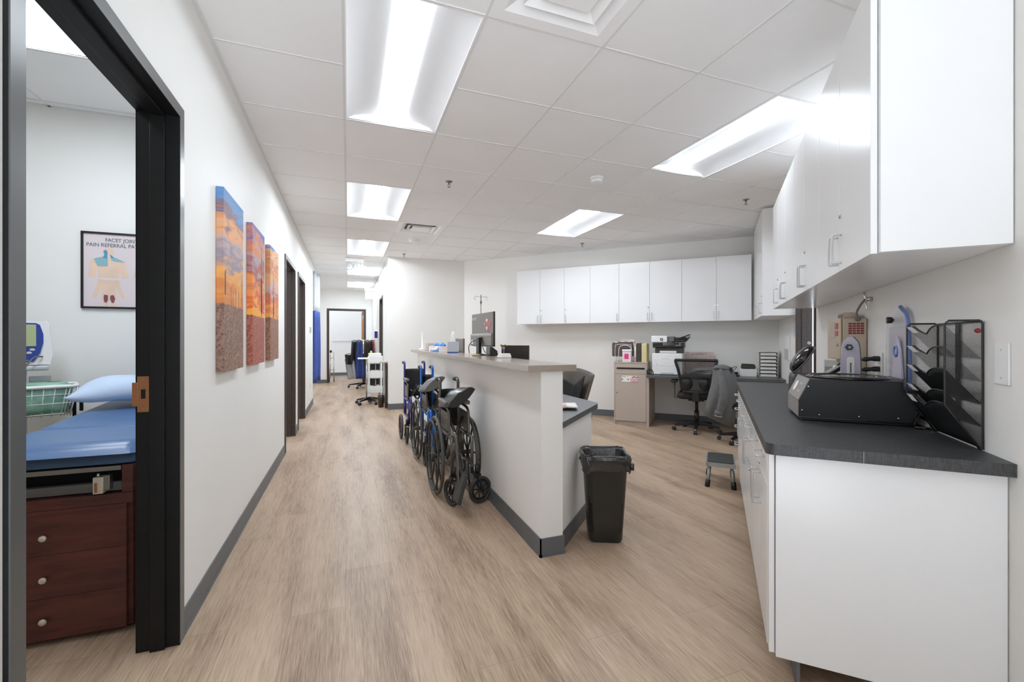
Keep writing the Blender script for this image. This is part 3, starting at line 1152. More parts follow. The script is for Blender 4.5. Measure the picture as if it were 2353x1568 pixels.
def base_unit(s0, s1, kind, label, first=False, last=False):
    t = thing('base_cabinet', label, 'cabinet', (0, s0, 0), 0, 'white base cabinets under the worktop', R=True)
    w_ = s1 - s0
    c = MB()
    c.box(TF + 0.021, TR - 0.003, 0.0006, w_ - 0.0006, ZB, ZT - 0.0005, M['white'])
    c.obj('body', t)
    c = MB()
    c.box(TF + 0.085, TF + 0.095, 0.002, w_ - 0.001, 0.0, ZB - 0.0005, M['base'])
    c.obj('toe_kick', t)
    g = 0.0015
    x0, x1 = TF, TF + 0.019
    a = 0.0
    if first:
        q = MB()
        q.box(TF + 0.002, x1, 0.001, 0.045, ZB, ZT - 0.003, M['white'], bev=0.001)
        q.obj('filler_strip', t)
        a = 0.047
    if kind == 'doors':
        mid = (a + w_) / 2
        for (p, q_) in ((a, mid), (mid, w_)):
            d = MB()
            d.box(x0, x1, p + g, q_ - g, 0.69, ZT - 0.003, M['white'], bev=0.0012)
            d = d.obj('drawer', t)
            h = MB()
            m_ = (p + q_) / 2
            pull_h(h, x0, m_ - 0.05, m_ + 0.05, 0.765)
            h.obj('pull', d)
            d = MB()
            d.box(x0, x1, p + g, q_ - g, ZB, 0.687, M['white'], bev=0.0012)
            d = d.obj('door', t)
            h = MB()
            hy = q_ - 0.035 if p == a else p + 0.035
            pull_v(h, x0, hy, 0.535, 0.66)
            h.obj('pull', d)
            if p == a:
                lock_mb(x0, hy + 0.01, 0.70 if first else 0.50).obj('lock', d)
        if first:
            pass
    else:
        zs = [ZB, 0.42, 0.56, 0.70, ZT - 0.003]
        for z0, z1 in zip(zs[:-1], zs[1:]):
            d = MB()
            d.box(x0, x1, g, w_ - g, z0 + g, z1 - g, M['white'], bev=0.0012)
            d = d.obj('drawer', t)
            h = MB()
            pull_h(h, x0, w_ / 2 - 0.05, w_ / 2 + 0.05, z1 - 0.045)
            h.obj('pull', d)
    if first:
        q = MB()
        q.box(TF + 0.021, TR - 0.003, -0.019, 0.0, ZB, ZT - 0.0005, M['white'], bev=0.001)
        q.obj('end_panel', t)
    return t


base_unit(1.792, 2.42, 'doors', 'white base cabinet nearest the viewer, with plain end panel, two drawers and two doors', first=True)
base_unit(2.42, 3.12, 'doors', 'second white base cabinet along the worktop, under the black centrifuge')
base_unit(3.12, 3.80, 'doors', 'third white base cabinet along the worktop, beside the end one with stacked drawers')
base_unit(3.80, 4.22, 'drawers', 'white base cabinet of four stacked drawers beside the step stool')

w = MB()
R_ = 0.03
pts = [(TR - 0.001, 1.735), (0.153 + R_, 1.735)] + [(0.153 + R_ - R_ * math.sin(a * PI / 12), 1.735 + R_ - R_ * math.cos(a * PI / 12)) for a in range(1, 6)] + [(0.153, 1.735 + R_), (0.153, 4.26), (TR - 0.001, 4.26)]
w.prism(pts, 'z', ZT, 0.855, M['linen'])
wt = top(w, 'worktop', 'long charcoal linen-pattern worktop on the white base cabinets along the right wall', 'worktop', (0, 0, 0), R=True)
w = MB()
w.box(0.4215, 0.4225, 1.7343, 1.7348, ZT + 0.001, 0.854, M['lgrey'])
w.obj('edge_joint', wt)

# wall cabinets on the right wall
UZ0, UZ1 = 1.485, 2.372
UF = 0.447
UB = [1.765, 2.16, 2.55, 2.94, 3.33, 3.715, 4.10, 4.47]


def upper_unit(t0, bounds, label, f, back, loc, R=True, rz=0.0, group=None, hside=None, zt=UZ1, lock=True, pz=(1.515, 1.625)):
    """cabinet with doors facing -x; local y from 0; bounds relative"""
    t = thing('wall_cabinet', label, 'cabinet', loc, rz, group, R=R)
    w_ = bounds[-1]
    c = MB()
    c.box(f + 0.020, back, 0.0006, w_ - 0.0006, UZ0, zt, M['white'], bev=0.0008)
    c.obj('body', t)
    for k, (a, b) in enumerate(zip(bounds[:-1], bounds[1:])):
        d = MB()
        d.box(f, f + 0.018, a + 0.0015, b - 0.0015, UZ0 - 0.001, zt - 0.001, M['white'], bev=0.0012)
        d = d.obj('door', t)
        side = hside[k] if hside else (1 if k == 0 else 0)   # 1: handle at far edge
        hy = b - 0.03 if side else a + 0.03
        h = MB()
        pull_v(h, f, hy, pz[0], pz[1])
        h.obj('pull', d)
        if lock and k == 0:
            lock_mb(f, hy + 0.012 * (1 if side else -1), 1.70).obj('lock', d)
    return t


gr = 'white wall cabinets above the worktop'
for k, lb in enumerate(('large white wall cabinet nearest the viewer, upper right, with a pair of pulls',
                        'second white wall cabinet from the near end of the right wall run',
                        'third white two-door wall cabinet of the right wall run')):
    b0 = UB[2 * k]
    c = upper_unit(0, [0, UB[2 * k + 1] - b0, UB[2 * k + 2] - b0], lb, UF, TR - 0.002, (0, b0, 0), group=gr)
    if k == 0:
        q = MB()
        q.box(UF + 0.0205, TR - 0.003, -0.019, 0.0, UZ0, UZ1, M['white'], bev=0.001)
        q.obj('end_panel', c)
upper_unit(0, [0, UB[7] - UB[6]], 'narrow single-door white wall cabinet at the far end of the right wall run', UF, TR - 0.002, (0, UB[6], 0), group=gr, hside=[0])
# tall corner cabinet beyond the doorway, reaching the ceiling
upper_unit(0, [0, 0.62, 1.16], 'white corner wall cabinet beyond the doorway, reaching up to the ceiling', 0.452, TR - 0.002, (0, 5.575, 0), hside=[0, 0], zt=2.66)
for c in [o for o in bpy.data.objects if o.get('label', '').startswith('white corner wall cabinet')]:
    q = MB()
    q.box(0.455, TR - 0.003, -0.019, 0.0, UZ0 - 0.002, 2.66, M['white'], bev=0.001)
    q.obj('end_panel', c)

# cabinets on the back wall: doors face -s ; local x runs along -t when rotated by +90deg
BB = [-3.03, -2.62, -2.205, -1.785, -1.34, -0.895, -0.453, -0.005, 0.425]
# door boundaries by unit: (-3.03..-2.205), single (-2.205..-1.785), (-1.785..-0.895), (-0.895..-0.005), (-0.005..0.425)
units = [([BB[0], BB[1], BB[2]], [0, 1], 'white two-door wall cabinet at the far left end of the back wall run'),
         ([BB[2], BB[3]], [1], 'single-door white wall cabinet second from the left on the back wall'),
         ([BB[3], BB[4], BB[5]], [0, 0], 'white two-door wall cabinet on the back wall above the beige locked bin'),
         ([BB[5], BB[6], BB[7]], [1, 0], 'white two-door wall cabinet on the back wall above the printer'),
         ([BB[7], BB[8]], [1], 'rightmost single-door white wall cabinet on the back wall, meeting the corner cabinet')]
for bnd, hs, lb in units:
    # local y -> -x_R : place with rotation -90deg so that local -x faces -s  (local x = +s, local y = -t)
    rel = [-(b - bnd[-1]) for b in bnd][::-1]
    hs2 = []
    for k in range(len(rel) - 1):
        hs2.append(hs[::-1][k])
    upper_unit(0, rel, lb, -0.34, -0.002, (bnd[-1], SB, 0), rz=PI / 2, group='white wall cabinets on the back wall', hside=[h for h in hs2], pz=(1.515, 1.615))

# ------------------------------------------------------------------ reception ledge and desk
w = MB()
w.box(0.92, 1.217, 2.22, 6.98, 1.035, 1.071, M['taupe'], bev=0.0015)
top(w, 'counter_ledge', 'long taupe polished ledge on top of the reception half wall', 'counter', (0, 0, 0))
w = MB()
w.prism([(1.147, 2.245), (1.72, 2.818), (1.745, 2.86), (1.745, 6.6), (1.147, 6.6)], 'z', 0.710, 0.745, M['desk'])
dk = top(w, 'reception_desk', 'dark grey desk surface behind the half wall with a cut diagonal end', 'desk', (0, 0, 0))
w = MB()
w.box(1.16, 1.70, 6.50, 6.53, 0, 0.71, M['beige'])
w.obj('leg_panel', dk)

# back desk
w = MB()
w.box(-0.885, TR - 0.001, 6.33, SB - 0.008, 0.693, 0.727, M['desk'], bev=0.001)
bd = top(w, 'back_desk', 'dark grey desk surface fixed along the back wall under the printer', 'desk', (0, 0, 0), R=True)
w = MB()
w.box(-0.885, -0.862, 6.42, SB - 0.009, 0, 0.692, M['beige'])
w.obj('leg_panel', bd)
# ------------------------------------------------------------------ exam room
def rrect(x0, x1, y0, y1, r, n=5):
    out = []
    for cx_, cy_, a0 in ((x1 - r, y1 - r, 0), (x0 + r, y1 - r, 90), (x0 + r, y0 + r, 180), (x1 - r, y0 + r, 270)):
        for k in range(n + 1):
            a = math.radians(a0 + 90 * k / n)
            out.append((cx_ + r * math.cos(a), cy_ + r * math.sin(a)))
    return out


t = thing('exam_table', 'blue padded exam table on a mahogany drawer base, seen through the black door frame', 'exam table', (-1.10, 2.27, 0))
# local: x -0.30..0.26, y 0..1.25
c = MB()
c.box(-0.30, 0.255, 0.02, 1.2, 0.02, 0.5345, M['wood'])
c.box(0.225, 0.262, 0.0, 1.2, 0.579, 0.695, M['wood'], bev=0.002)
c.box(-0.30, -0.265, 0.0, 1.2, 0.579, 0.695, M['wood'], bev=0.002)
c.box(-0.30, 0.262, 0.0, 1.2, 0.535, 0.578, M['wood'], bev=0.002)
c.box(-0.29, 0.25, 0.05, 1.19, 0.0, 0.02, M['black'])
c.obj('cabinet_base', t)
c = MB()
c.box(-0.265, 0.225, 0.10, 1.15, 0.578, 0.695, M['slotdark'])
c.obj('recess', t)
c = MB()
c.box(-0.265, 0.225, 0.03, 0.06, 0.582, 0.618, M['greyp'], bev=0.002)
c.box(-0.265, 0.215, 0.02, 0.05, 0.668, 0.688, M['steel'], bev=0.002)
c.obj('slide_rail', t)
for k, (z0, z1) in enumerate(((0.36, 0.53), (0.19, 0.35), (0.025, 0.18))):
    c = MB()
    c.box(-0.298, 0.24, 0.0, 0.018, z0, z1 + (0.0088 if k else 0.004), M['wood'])
    d = c.obj('drawer', t)
    c = MB()
    zc = (0.431, 0.267, 0.104)[k]
    c.lathe([(0.004, 0.0), (0.005, 0.008), (0.012, 0.012), (0.013, 0.017), (0.009, 0.021), (0.001, 0.022)], M['knob'], 18, M=Matrix.Translation((-0.018, 0.0, zc)) @ Matrix.Rotation(PI / 2, 4, 'X'))
    c.obj('knob', d)
c = MB()
c.box(0.135, 0.168, -0.012, 0.03, 0.585, 0.652, M['knob'], bev=0.002)
c.box(0.142, 0.150, -0.016, -0.010, 0.592, 0.63, M['brass'], bev=0.001)
c.box(0.168, 0.185, 0.0, 0.03, 0.595, 0.655, M['steel'], bev=0.002)
c.cyl((0.15, -0.004, 0.652), (0.15, -0.004, 0.666), 0.005, M['chrome'], 10)
c.obj('latch', t)


def pad(mb, x0, x1, y0, y1, za, zb, thick, r=0.035):
    """upholstered slab: rounded edges, top height goes from za (front) to zb (rear)"""
    rings = []
    ins = [(r, 0), (r * 0.45, 0.012), (0.0, r), (0.0, thick - r), (r * 0.3, thick - r * 0.35), (r * 1.1, thick)]
    for (i_, zz) in ins:
        rg = rrect(x0 + i_, x1 - i_, y0 + i_, y1 - i_, max(0.02, 0.07 - i_), 5)
        rings.append([(x, y, za + (zb - za) * (y - y0) / (y1 - y0) - thick + zz) for x, y in rg])
    mb.loft(rings, M['padblue'])


c = MB()
pad(c, -0.27, 0.315, -0.045, 0.40, 0.797, 0.800, 0.098, 0.05)
c.obj('seat_cushion', t)
c = MB()
pad(c, -0.27, 0.315, 0.395, 1.27, 0.795, 0.862, 0.085, 0.035)
c.obj('back_cushion', t)

# pillow
def pillow_fn(u, v):
    x = (u - 0.5) * 0.58
    y = (v - 0.5) * 0.40
    return x, y


c = MB()
rings = []
NU = 18
for i in range(NU + 1):
    u = i / NU
    x = (u - 0.5) * 0.60
    e = max(0.0, 1 - abs(2 * u - 1) ** 2.6) ** 0.55
    hw = 0.20 - 0.03 * math.sin(PI * u)
    hh = 0.010 + 0.072 * e
    rg = []
    for k in range(20):
        a = 2 * PI * k / 20
        ca, sa = math.cos(a), math.sin(a)
        y = hw * (abs(ca) ** 0.7) * (1 if ca >= 0 else -1)
        z = hh * (abs(sa) ** 0.9) * (1 if sa >= 0 else -0.75) + 0.008 * math.sin(9 * u + 3 * ca)
        rg.append((x, y, z))
    rings.append(rg)
c.loft(rings, M['pillow'])

top(c, 'pillow', 'pale blue paper-covered pillow at the head of the blue exam table', 'pillow', (-1.11, 3.20, 0.925), rz=0.06, tilt=(0.10, 0.0))

# framed anatomy poster on the exam room back wall
t = thing('anatomy_poster', 'framed anatomy poster of pain areas on the exam room wall above the table', 'poster', (-1.60, 3.62, 1.416))
WP, HP = 0.475, 0.495
c = MB()
for b in ((0, WP, 0, 0.012), (0, WP, HP - 0.012, HP), (0, 0.012, 0.012, HP - 0.012), (WP - 0.012, WP, 0.012, HP - 0.012)):
    c.box(b[0], b[1], -0.018, -0.001, b[2], b[3], M['black'], bev=0.001)
c.obj('frame', t)
c = MB()
M['pbg'] = mat('poster_pinkish_white', (222, 210, 212), 0.6, var=0.01)
M['skin'] = mat('poster_skin', (228, 200, 178), 0.6, var=0.06, scale=9)
M['pteal'] = mat('poster_teal', (140, 180, 188), 0.6, var=0.03)
M['pblue'] = mat('poster_blue', (70, 150, 190), 0.6, var=0.05)
M['pplum'] = mat('poster_plum', (128, 74, 88), 0.6, var=0.06)
M['porange'] = mat('poster_orange', (226, 106, 70), 0.6, var=0.06)
M['pgreen'] = mat('poster_green', (66, 170, 104), 0.6, var=0.06)
c.box(0.012, WP - 0.012, -0.010, -0.002, 0.012, HP - 0.012, M['pbg'])
c.obj('print', t)
# scale: photograph crop px -> metres on the poster (0.00213 m per 8x px)
K = HP / 1395.0


def pp(pts_):
    return [((x - 62) * K * 1.02, (1475 - y - (x - 62) * 0.0) * K) for x, y in pts_]


def flat(mb, pts_, y, m):
    P = pp(pts_)
    vs = [mb.bm.verts.new((a, y, b)) for a, b in P]
    mb._fin([mb.bm.faces.new(vs)], m)


def figure(dx, parent, n):
    q = MB()
    S_ = lambda L_: [(x + dx, y) for x, y in L_]
    flat(q, S_([(400, 350), (455, 345), (500, 370), (525, 430), (520, 470), (490, 500), (500, 530), (570, 560), (660, 590), (700, 640), (712, 760), (745, 900), (640, 915), (625, 800), (600, 820), (600, 908), (300, 905), (290, 800), (262, 770), (262, 900), (155, 900), (175, 790), (180, 640), (210, 580), (260, 555), (350, 530), (385, 500), (362, 470), (360, 420)]), -0.0105, M['skin'])
    flat(q, S_([(290, 930), (345, 935), (355, 950), (545, 955), (560, 940), (605, 940), (612, 1050), (650, 1180), (690, 1260), (660, 1300), (615, 1240), (560, 1090), (552, 1050), (550, 1150), (572, 1250), (555, 1420), (480, 1420), (460, 1250), (440, 1420), (368, 1420), (342, 1280), (345, 1050), (330, 1110), (290, 1230), (250, 1290), (220, 1270), (232, 1200), (270, 1090), (290, 1000)]), -0.0105, M['skin'])
    q.obj('anatomy_figure', parent)


figure(0, t, 0)
figure(655, t, 1)
c = MB()
flat(c, [(242, 570), (300, 545), (400, 520), (438, 540), (440, 700), (295, 708), (262, 640)], -0.011, M['pteal'])
flat(c, [(470, 500), (510, 520), (600, 560), (695, 618), (560, 612), (490, 590)], -0.011, M['pteal'])
flat(c, [(375, 420), (410, 395), (435, 430), (430, 560), (365, 545), (390, 490)], -0.0113, M['pblue'])
flat(c, [(470, 480), (500, 500), (530, 545), (485, 545)], -0.0113, M['pblue'])
c.obj('teal_patch', t)
c = MB()
flat(c, [(385, 1220), (440, 1230), (440, 1320), (415, 1375), (385, 1350), (378, 1280)], -0.011, M['pplum'])
flat(c, [(475, 1235), (520, 1222), (545, 1290), (525, 1370), (495, 1370), (470, 1300)], -0.011, M['pplum'])
c.obj('plum_patch', t)
c = MB()
flat(c, [(965, 740), (1000, 690), (1045, 670), (1100, 690), (1130, 750), (1040, 770)], -0.011, M['porange'])
flat(c, [(985, 850), (1020, 790), (1060, 780), (1060, 860)], -0.0112, M['pblue'])
flat(c, [(975, 1110), (1130, 1095), (1140, 1240), (1040, 1240), (965, 1220)], -0.011, M['pgreen'])
flat(c, [(990, 1260), (1050, 1260), (1045, 1425), (995, 1425)], -0.0112, M['pblue'])
c.obj('colour_patch', t)
lettering('lettering', 'FACET JOINT', 0.034, M['ink'], t, (0.122, -0.0112, HP - 0.060), (PI / 2, 0, 0), align='LEFT', sx=0.86)
lettering('lettering', 'PAIN REFERRAL PATTERNS', 0.034, M['ink'], t, (0.025, -0.0112, HP - 0.094), (PI / 2, 0, 0), align='LEFT', sx=0.89)

# vital signs monitor on a rolling stand with a basket
t = thing('vital_signs_monitor', 'white and blue vital signs monitor on a pole stand with a wire basket', 'medical monitor', (-1.745, 3.33, 0), 0.46)
c = MB()
for k in range(5):
    a = 2 * PI * k / 5 + 0.3
    c.tube([(0, 0, 0.09), (0.12 * math.cos(a), 0.12 * math.sin(a), 0.085), (0.24 * math.cos(a), 0.24 * math.sin(a), 0.06)], 0.016, M['whitep'], 8)
c.obj('base', t)
for k in range(5):
    a = 2 * PI * k / 5 + 0.3
    c = MB()
    c.cyl((0.24 * math.cos(a) - 0.008, 0.24 * math.sin(a), 0.028), (0.24 * math.cos(a) + 0.008, 0.24 * math.sin(a), 0.028), 0.028, M['rubber'], 16)
    c.cyl((0.24 * math.cos(a), 0.24 * math.sin(a), 0.028), (0.24 * math.cos(a), 0.24 * math.sin(a), 0.06), 0.006, M['steel'], 8)
    c.obj('caster', t)
c = MB()
c.cyl((0, 0, 0.08), (0, 0, 1.07), 0.024, M['whitep'], 20)
c.obj('pole', t)
c = MB()
c.box(-0.13, 0.11, -0.07, 0.06, 1.035, 1.065, M['lgrey'], bev=0.012)
c.obj('mount', t)
c = MB()
c.loft([[(x * sx, y, 1.07 + z) for x, z, y in ((-0.13, 0, y_), (0.12, 0.0, y_), (0.13, 0.05, y_), (0.115, 0.235, y_), (0.10, 0.25, y_), (-0.13, 0.25, y_))] for y_, sx in ((-0.055, 0.96), (-0.045, 1.0), (0.055, 1.0), (0.07, 0.9))], M['whitep'], sm=False)
c.obj('monitor_body', t)
c = MB()
pl = [(-0.115, 0.01), (0.02, 0.012), (0.045, 0.06), (0.058, 0.12), (0.058, 0.17), (0.045, 0.222), (0.03, 0.232), (-0.115, 0.235)]
c.prism([(x + 0.03, 1.075 + z) for x, z in pl], 'y', -0.063, -0.054, M['medblue'], bev=0.002)
fp = c.obj('front_panel', t)
c = MB()
c.box(-0.045, 0.060, -0.0655, -0.062, 1.175, 1.298, M['lcd'], bev=0.001)
c.obj('screen', fp)
for (x, z, r) in ((-0.04, 1.155, 0.010), (0.045, 1.155, 0.012), (-0.042, 1.137, 0.010), (0.033, 1.137, 0.012), (0.0, 1.118, 0.016)):
    c = MB()
    c.lathe([(r, 0), (r * 0.9, 0.003), (r * 0.4, 0.004)], M['lgrey'], 16, sy=0.7, M=Matrix.Translation((x, -0.063, z)) @ Matrix.Rotation(PI / 2, 4, 'X'))
    c.obj('button', fp)
lettering('lettering', 'Spot Vital Signs', 0.010, M['whitep'], fp, (0.0, -0.0636, 1.093), (PI / 2, 0, 0))
c = MB()
c.tube(smooth_path([(0.085, -0.06, 1.115), (0.05, -0.09, 1.11), (0.01, -0.12, 1.04), (-0.04, -0.14, 0.93), (-0.07, -0.14, 0.86)], 6), 0.004, M['greyp'], 8)
c.obj('cuff_hose', t)
c = MB()
c.box(-0.14, -0.10, -0.18, -0.15, 0.78, 0.97, M['red'], bev=0.008)
c.obj('thermometer_holder', t)
c = MB()
c.box(0.03, 0.12, 0.0, 0.03, 0.93, 1.0, M['lgrey'], bev=0.006)
c.obj('bracket', t)
c = MB()      # wire basket
def bk(s_, z):
    return [(x * s_ + 0.03, y * s_ - 0.05, z) for x, y in rrect(-0.165, 0.195, -0.12, 0.12, 0.03, 3)]
c.tube(bk(1.0, 0.945), 0.010, M['whitep'], 8, closed=True)
bas = c.obj('basket', t)
c = MB()
for z, s_ in ((0.90, 0.96), (0.85, 0.91), (0.79, 0.84)):
    c.tube(bk(s_, z), 0.0025, M['whitep'], 6, closed=True)
A_, B_ = bk(1.0, 0.94), bk(0.84, 0.775)
for k in range(0, len(A_)):
    c.tube([A_[k], B_[k]], 0.0022, M['whitep'], 5)
for k in range(9):
    f_ = k / 8
    x = 0.03 + (-0.139 + 0.303 * f_)
    c.tube([(0.03 + (-0.165 + 0.36 * f_), -0.17, 0.94), (x, -0.15, 0.775), (x, 0.05, 0.775)], 0.0022, M['whitep'], 5)
c.obj('wire_grid', bas)
c = MB()
rings = []
for z, s_ in ((0.785, 0.80), (0.82, 0.86), (0.88, 0.91), (0.93, 0.93), (0.955, 0.8), (0.962, 0.4)):
    rings.append([(x + random.uniform(-.008, .008), y + random.uniform(-.008, .008), zz + random.uniform(-.006, .012)) for x, y, zz in bk(s_, z)])
c.loft(rings, M['teal'])
top(c, 'plastic_bags', 'crumpled green and clear plastic bags filling the wire basket', 'bags', (-1.745, 3.33, 0), rz=0.46)
c = MB()
for dx in (0.0, 0.03):
    c.box(0.205 + dx, 0.222 + dx, -0.10, -0.07, 0.76 + dx, 0.89 + dx, M['black'], bev=0.004)
c.obj('probe_clips', t)

# ------------------------------------------------------------------ wheelchairs
def wheel(mb, c_, R_, tr, spokes, m_t, m_s, ax=(1, 0, 0)):
    mb.torus(c_, ax, R_ - tr, tr, m_t, 40, 8)
    mb.torus(c_, ax, R_ - 2.4 * tr, tr * 0.5, m_s, 36, 6)
    cx_, cy_, cz_ = c_
    mb.cyl((cx_ - 0.03, cy_, cz_), (cx_ + 0.03, cy_, cz_), 0.018 if R_ > 0.15 else 0.012, m_s, 14)
    for k in range(spokes):
        a = 2 * PI * k / spokes + 0.2
        d = Vector((0, math.cos(a), math.sin(a)))
        p = Vector(c_)
        mb.tube([p + d * 0.015, p + d * (R_ - 2.2 * tr)], 0.007 if R_ > 0.15 else 0.0045, m_s, 6)


def wheelchair(label, loc, rz, mf, hw, transit=False, seat_style=0, arm=True, seatm=None, fabm=None, R_=0.303, backw=None, foot=True, castR=0.1, yaw=(0.0, 0.0), cofs=(0.025, 0.025), ztop=0.90):
    """local +y is forward; folded: frames at x=+-hw, wheels outside them"""
    fabm = fabm or M['blkfab']
    t = thing('folded_wheelchair', label, 'wheelchair', loc, rz, 'folded wheelchairs along the half wall')
    wx = hw + 0.055
    Rr = 0.15 if transit else R_
    for sgn in (-1, 1):
        c = MB()
        wheel(c, (sgn * wx, 0, Rr), Rr, 0.013 if not transit else 0.016, 8, M['tyre'], M['rubber'])
        w_ = c.obj('rear_wheel', t)
        if not transit:
            c = MB()
            xr = sgn * (wx + 0.03)
            c.torus((xr, 0, R_), (1, 0, 0), R_ - 0.038, 0.008, M['rubber'], 40, 8)
            for k in range(6):
                a = PI * k / 3
                c.tube([(sgn * wx, math.cos(a) * (R_ - 0.032), R_ + math.sin(a) * (R_ - 0.032)), (xr, math.cos(a) * (R_ - 0.04), R_ + math.sin(a) * (R_ - 0.04))], 0.005, M['rubber'], 6)
            c.obj('hand_rim', w_)
        # side frame
        x = sgn * hw
        c = MB()
        c.tube(smooth_path([(x, -0.10, 0.30), (x, -0.10, ztop - 0.10), (x, -0.10, ztop - 0.03), (x, -0.115, ztop - 0.005), (x, -0.15, ztop), (x, -0.17, ztop)], 4), 0.0125, mf, 10)
        c.tube([(x, -0.10, 0.49), (x, 0.34, 0.49)], 0.0125, mf, 10)
        c.tube([(x, -0.10, 0.29), (x, 0.36, 0.29)], 0.0125, mf, 10)
        c.tube([(x, 0.34, 0.50), (x, 0.34, 0.23)], 0.0125, mf, 10)
        c.tube([(x, 0.0, 0.49), (x, 0.0, 0.30)], 0.011, mf, 10)
        c.obj('side_frame', t)
        c = MB()
        c.cyl((x, -0.155, ztop), (x, -0.245, ztop - 0.004), 0.0175, M['rubber'], 14)
        c.obj('push_handle', t)
        if arm:
            c = MB()
            c.tube(smooth_path([(x, -0.09, 0.70), (x, 0.10, 0.70), (x, 0.20, 0.69), (x, 0.235, 0.66), (x, 0.24, 0.60), (x, 0.25, 0.49)], 4), 0.0105, M['greyfr'] if mf is not M['greyfr'] else mf, 8)
            c.box(x - 0.004, x + 0.004, -0.05, 0.22, 0.52, 0.66, M['greyv'], bev=0.002)
            a_ = c.obj('armrest', t)
            c = MB()
            c.box(x - 0.024, x + 0.024, -0.07, 0.20, 0.715, 0.745, M['greyp'], bev=0.010)
            c.obj('arm_pad', a_)
        # caster
        cx_ = sgn * (hw + (cofs[0] if sgn > 0 else cofs[1]))
        yw = (yaw[0] if sgn > 0 else yaw[1])
        KM = Matrix.Translation((cx_, 0.35, 0)) @ Matrix.Rotation(yw, 4, 'Z') @ Matrix.Translation((-cx_, -0.35, 0))
        c = MB()
        wheel(c, (cx_, 0.32, castR), castR, 0.014, 8, M['tyre'] if castR > 0.12 else M['rubber'], M['black'])
        bmesh.ops.transform(c.bm, matrix=KM, verts=c.bm.verts)
        k_ = c.obj('caster', t)
        c = MB()
        for e in (-0.022, 0.022):
            c.tube([(cx_ + e, 0.32, castR), (cx_ + e, 0.35, 2 * castR + 0.02)], 0.007, M['black'], 6)
        c.cyl((cx_, 0.35, 2 * castR + 0.02), (cx_, 0.35, 2 * castR + 0.09), 0.016, M['black'], 12)
        c.box(cx_ - 0.03, cx_ + 0.03, 0.332, 0.368, 2 * castR + 0.012, 2 * castR + 0.028, M['black'])
        bmesh.ops.transform(c.bm, matrix=KM, verts=c.bm.verts)
        c.obj('fork', k_)
        if foot is True or foot == sgn:
            xf = sgn * (hw - 0.012)
            c = MB()
            c.tube(smooth_path([(xf, 0.345, 0.54), (xf, 0.40, 0.53), (xf, 0.44, 0.46), (xf, 0.48, 0.30), (xf, 0.52, 0.13)], 5), 0.012, M['greyfr'] if mf is M['greyfr'] else mf, 10)
            c.cyl((xf, 0.36, 0.36), (xf, 0.36, 0.47), 0.017, M['greyfr'], 10)
            f_ = c.obj('footrest_hanger', t)
            c = MB()
            c.box(-0.013, 0.013, -0.08, 0.08, 0, 0.20, M['rubber'], bev=0.008, M=Matrix.Translation((xf + sgn * 0.02, 0.52, 0.10)) @ Matrix.Rotation(sgn * -0.25, 4, 'Y'))
            c.obj('footplate', f_)
    # cross brace
    c = MB()
    c.tube([(-hw, 0.12, 0.29), (hw * 0.7, 0.12, 0.62)], 0.011, M['greyfr'], 8)
    c.tube([(hw, 0.14, 0.29), (-hw * 0.7, 0.14, 0.62)], 0.011, M['greyfr'], 8)
    c.obj('cross_brace', t)
    # back sling
    c = MB()
    sag = 0.05 if transit else 0.07

    def bf(u, v):
        x = -hw + 2 * hw * u
        return (x, -0.10 - sag * math.sin(PI * u) * (0.6 + 0.4 * v), 0.50 + (ztop - 0.08 - 0.50) * v)
    c.sheet(bf, 10, 10, fabm, 0.006)
    c.obj('backrest', t)
    # folded seat
    c = MB()
    if seat_style == 0:      # seat pushed up into a tilted, quilted wedge
        rings = []
        for i in range(11):
            u = i / 10
            rg = []
            for k in range(16):
                a = 2 * PI * k / 16
                px_ = 0.10 * math.cos(a) + 0.012 * math.cos(3 * a)
                pz_ = (0.042 + 0.012 * math.sin(PI * u)) * math.sin(a)
                rg.append((px_ * 1.05 * (0.85 + 0.15 * math.sin(PI * u)) - 0.02 * u, -0.06 + 0.33 * u, 0.745 + 1.15 * pz_ - 0.55 * px_ + 0.035 * u + 0.004 * math.sin(5 * a + 9 * u)))
            rings.append(rg)
        c.loft(rings, seatm or M['vinyl'])
    else:                    # seat cloth standing up between the rails
        def sf(u, v):
            a = (u - 0.5) * 2
            return (a * hw * 0.95, -0.02 + 0.34 * v, 0.50 + 0.17 * (1 - abs(a)) ** 0.8)
        c.sheet(sf, 8, 8, seatm or M['vinyl'], 0.008)
    c.obj('seat', t)
    c = MB()
    c.tube([(-hw, -0.02, 0.50), (-hw * .9, 0.30, 0.50)], 0.010, M['greyfr'], 8)
    c.tube([(hw, -0.02, 0.50), (hw * .9, 0.30, 0.50)], 0.010, M['greyfr'], 8)
    c.obj('seat_rail', t)
    return t


wheelchair('black folded wheelchair with raised vinyl seat, nearest the waste bin end of the half wall', (0.785, 3.50, 0), PI, M['greyfr'], 0.075, ztop=0.885, foot=1, yaw=(0.35, -1.25), cofs=(-0.012, 0.035))
wheelchair('bright blue framed folded wheelchair, the middle one of the row', (0.79, 4.62, 0), PI, M['bluefr'], 0.06, arm=True, ztop=0.925, foot=True, seatm=M['greyp'])
wheelchair('indigo framed transport wheelchair with small wheels, farthest along the half wall', (0.80, 5.62, 0), PI, M['navyfr'], 0.125, transit=True, seat_style=1, ztop=0.93, castR=0.1, foot=True)
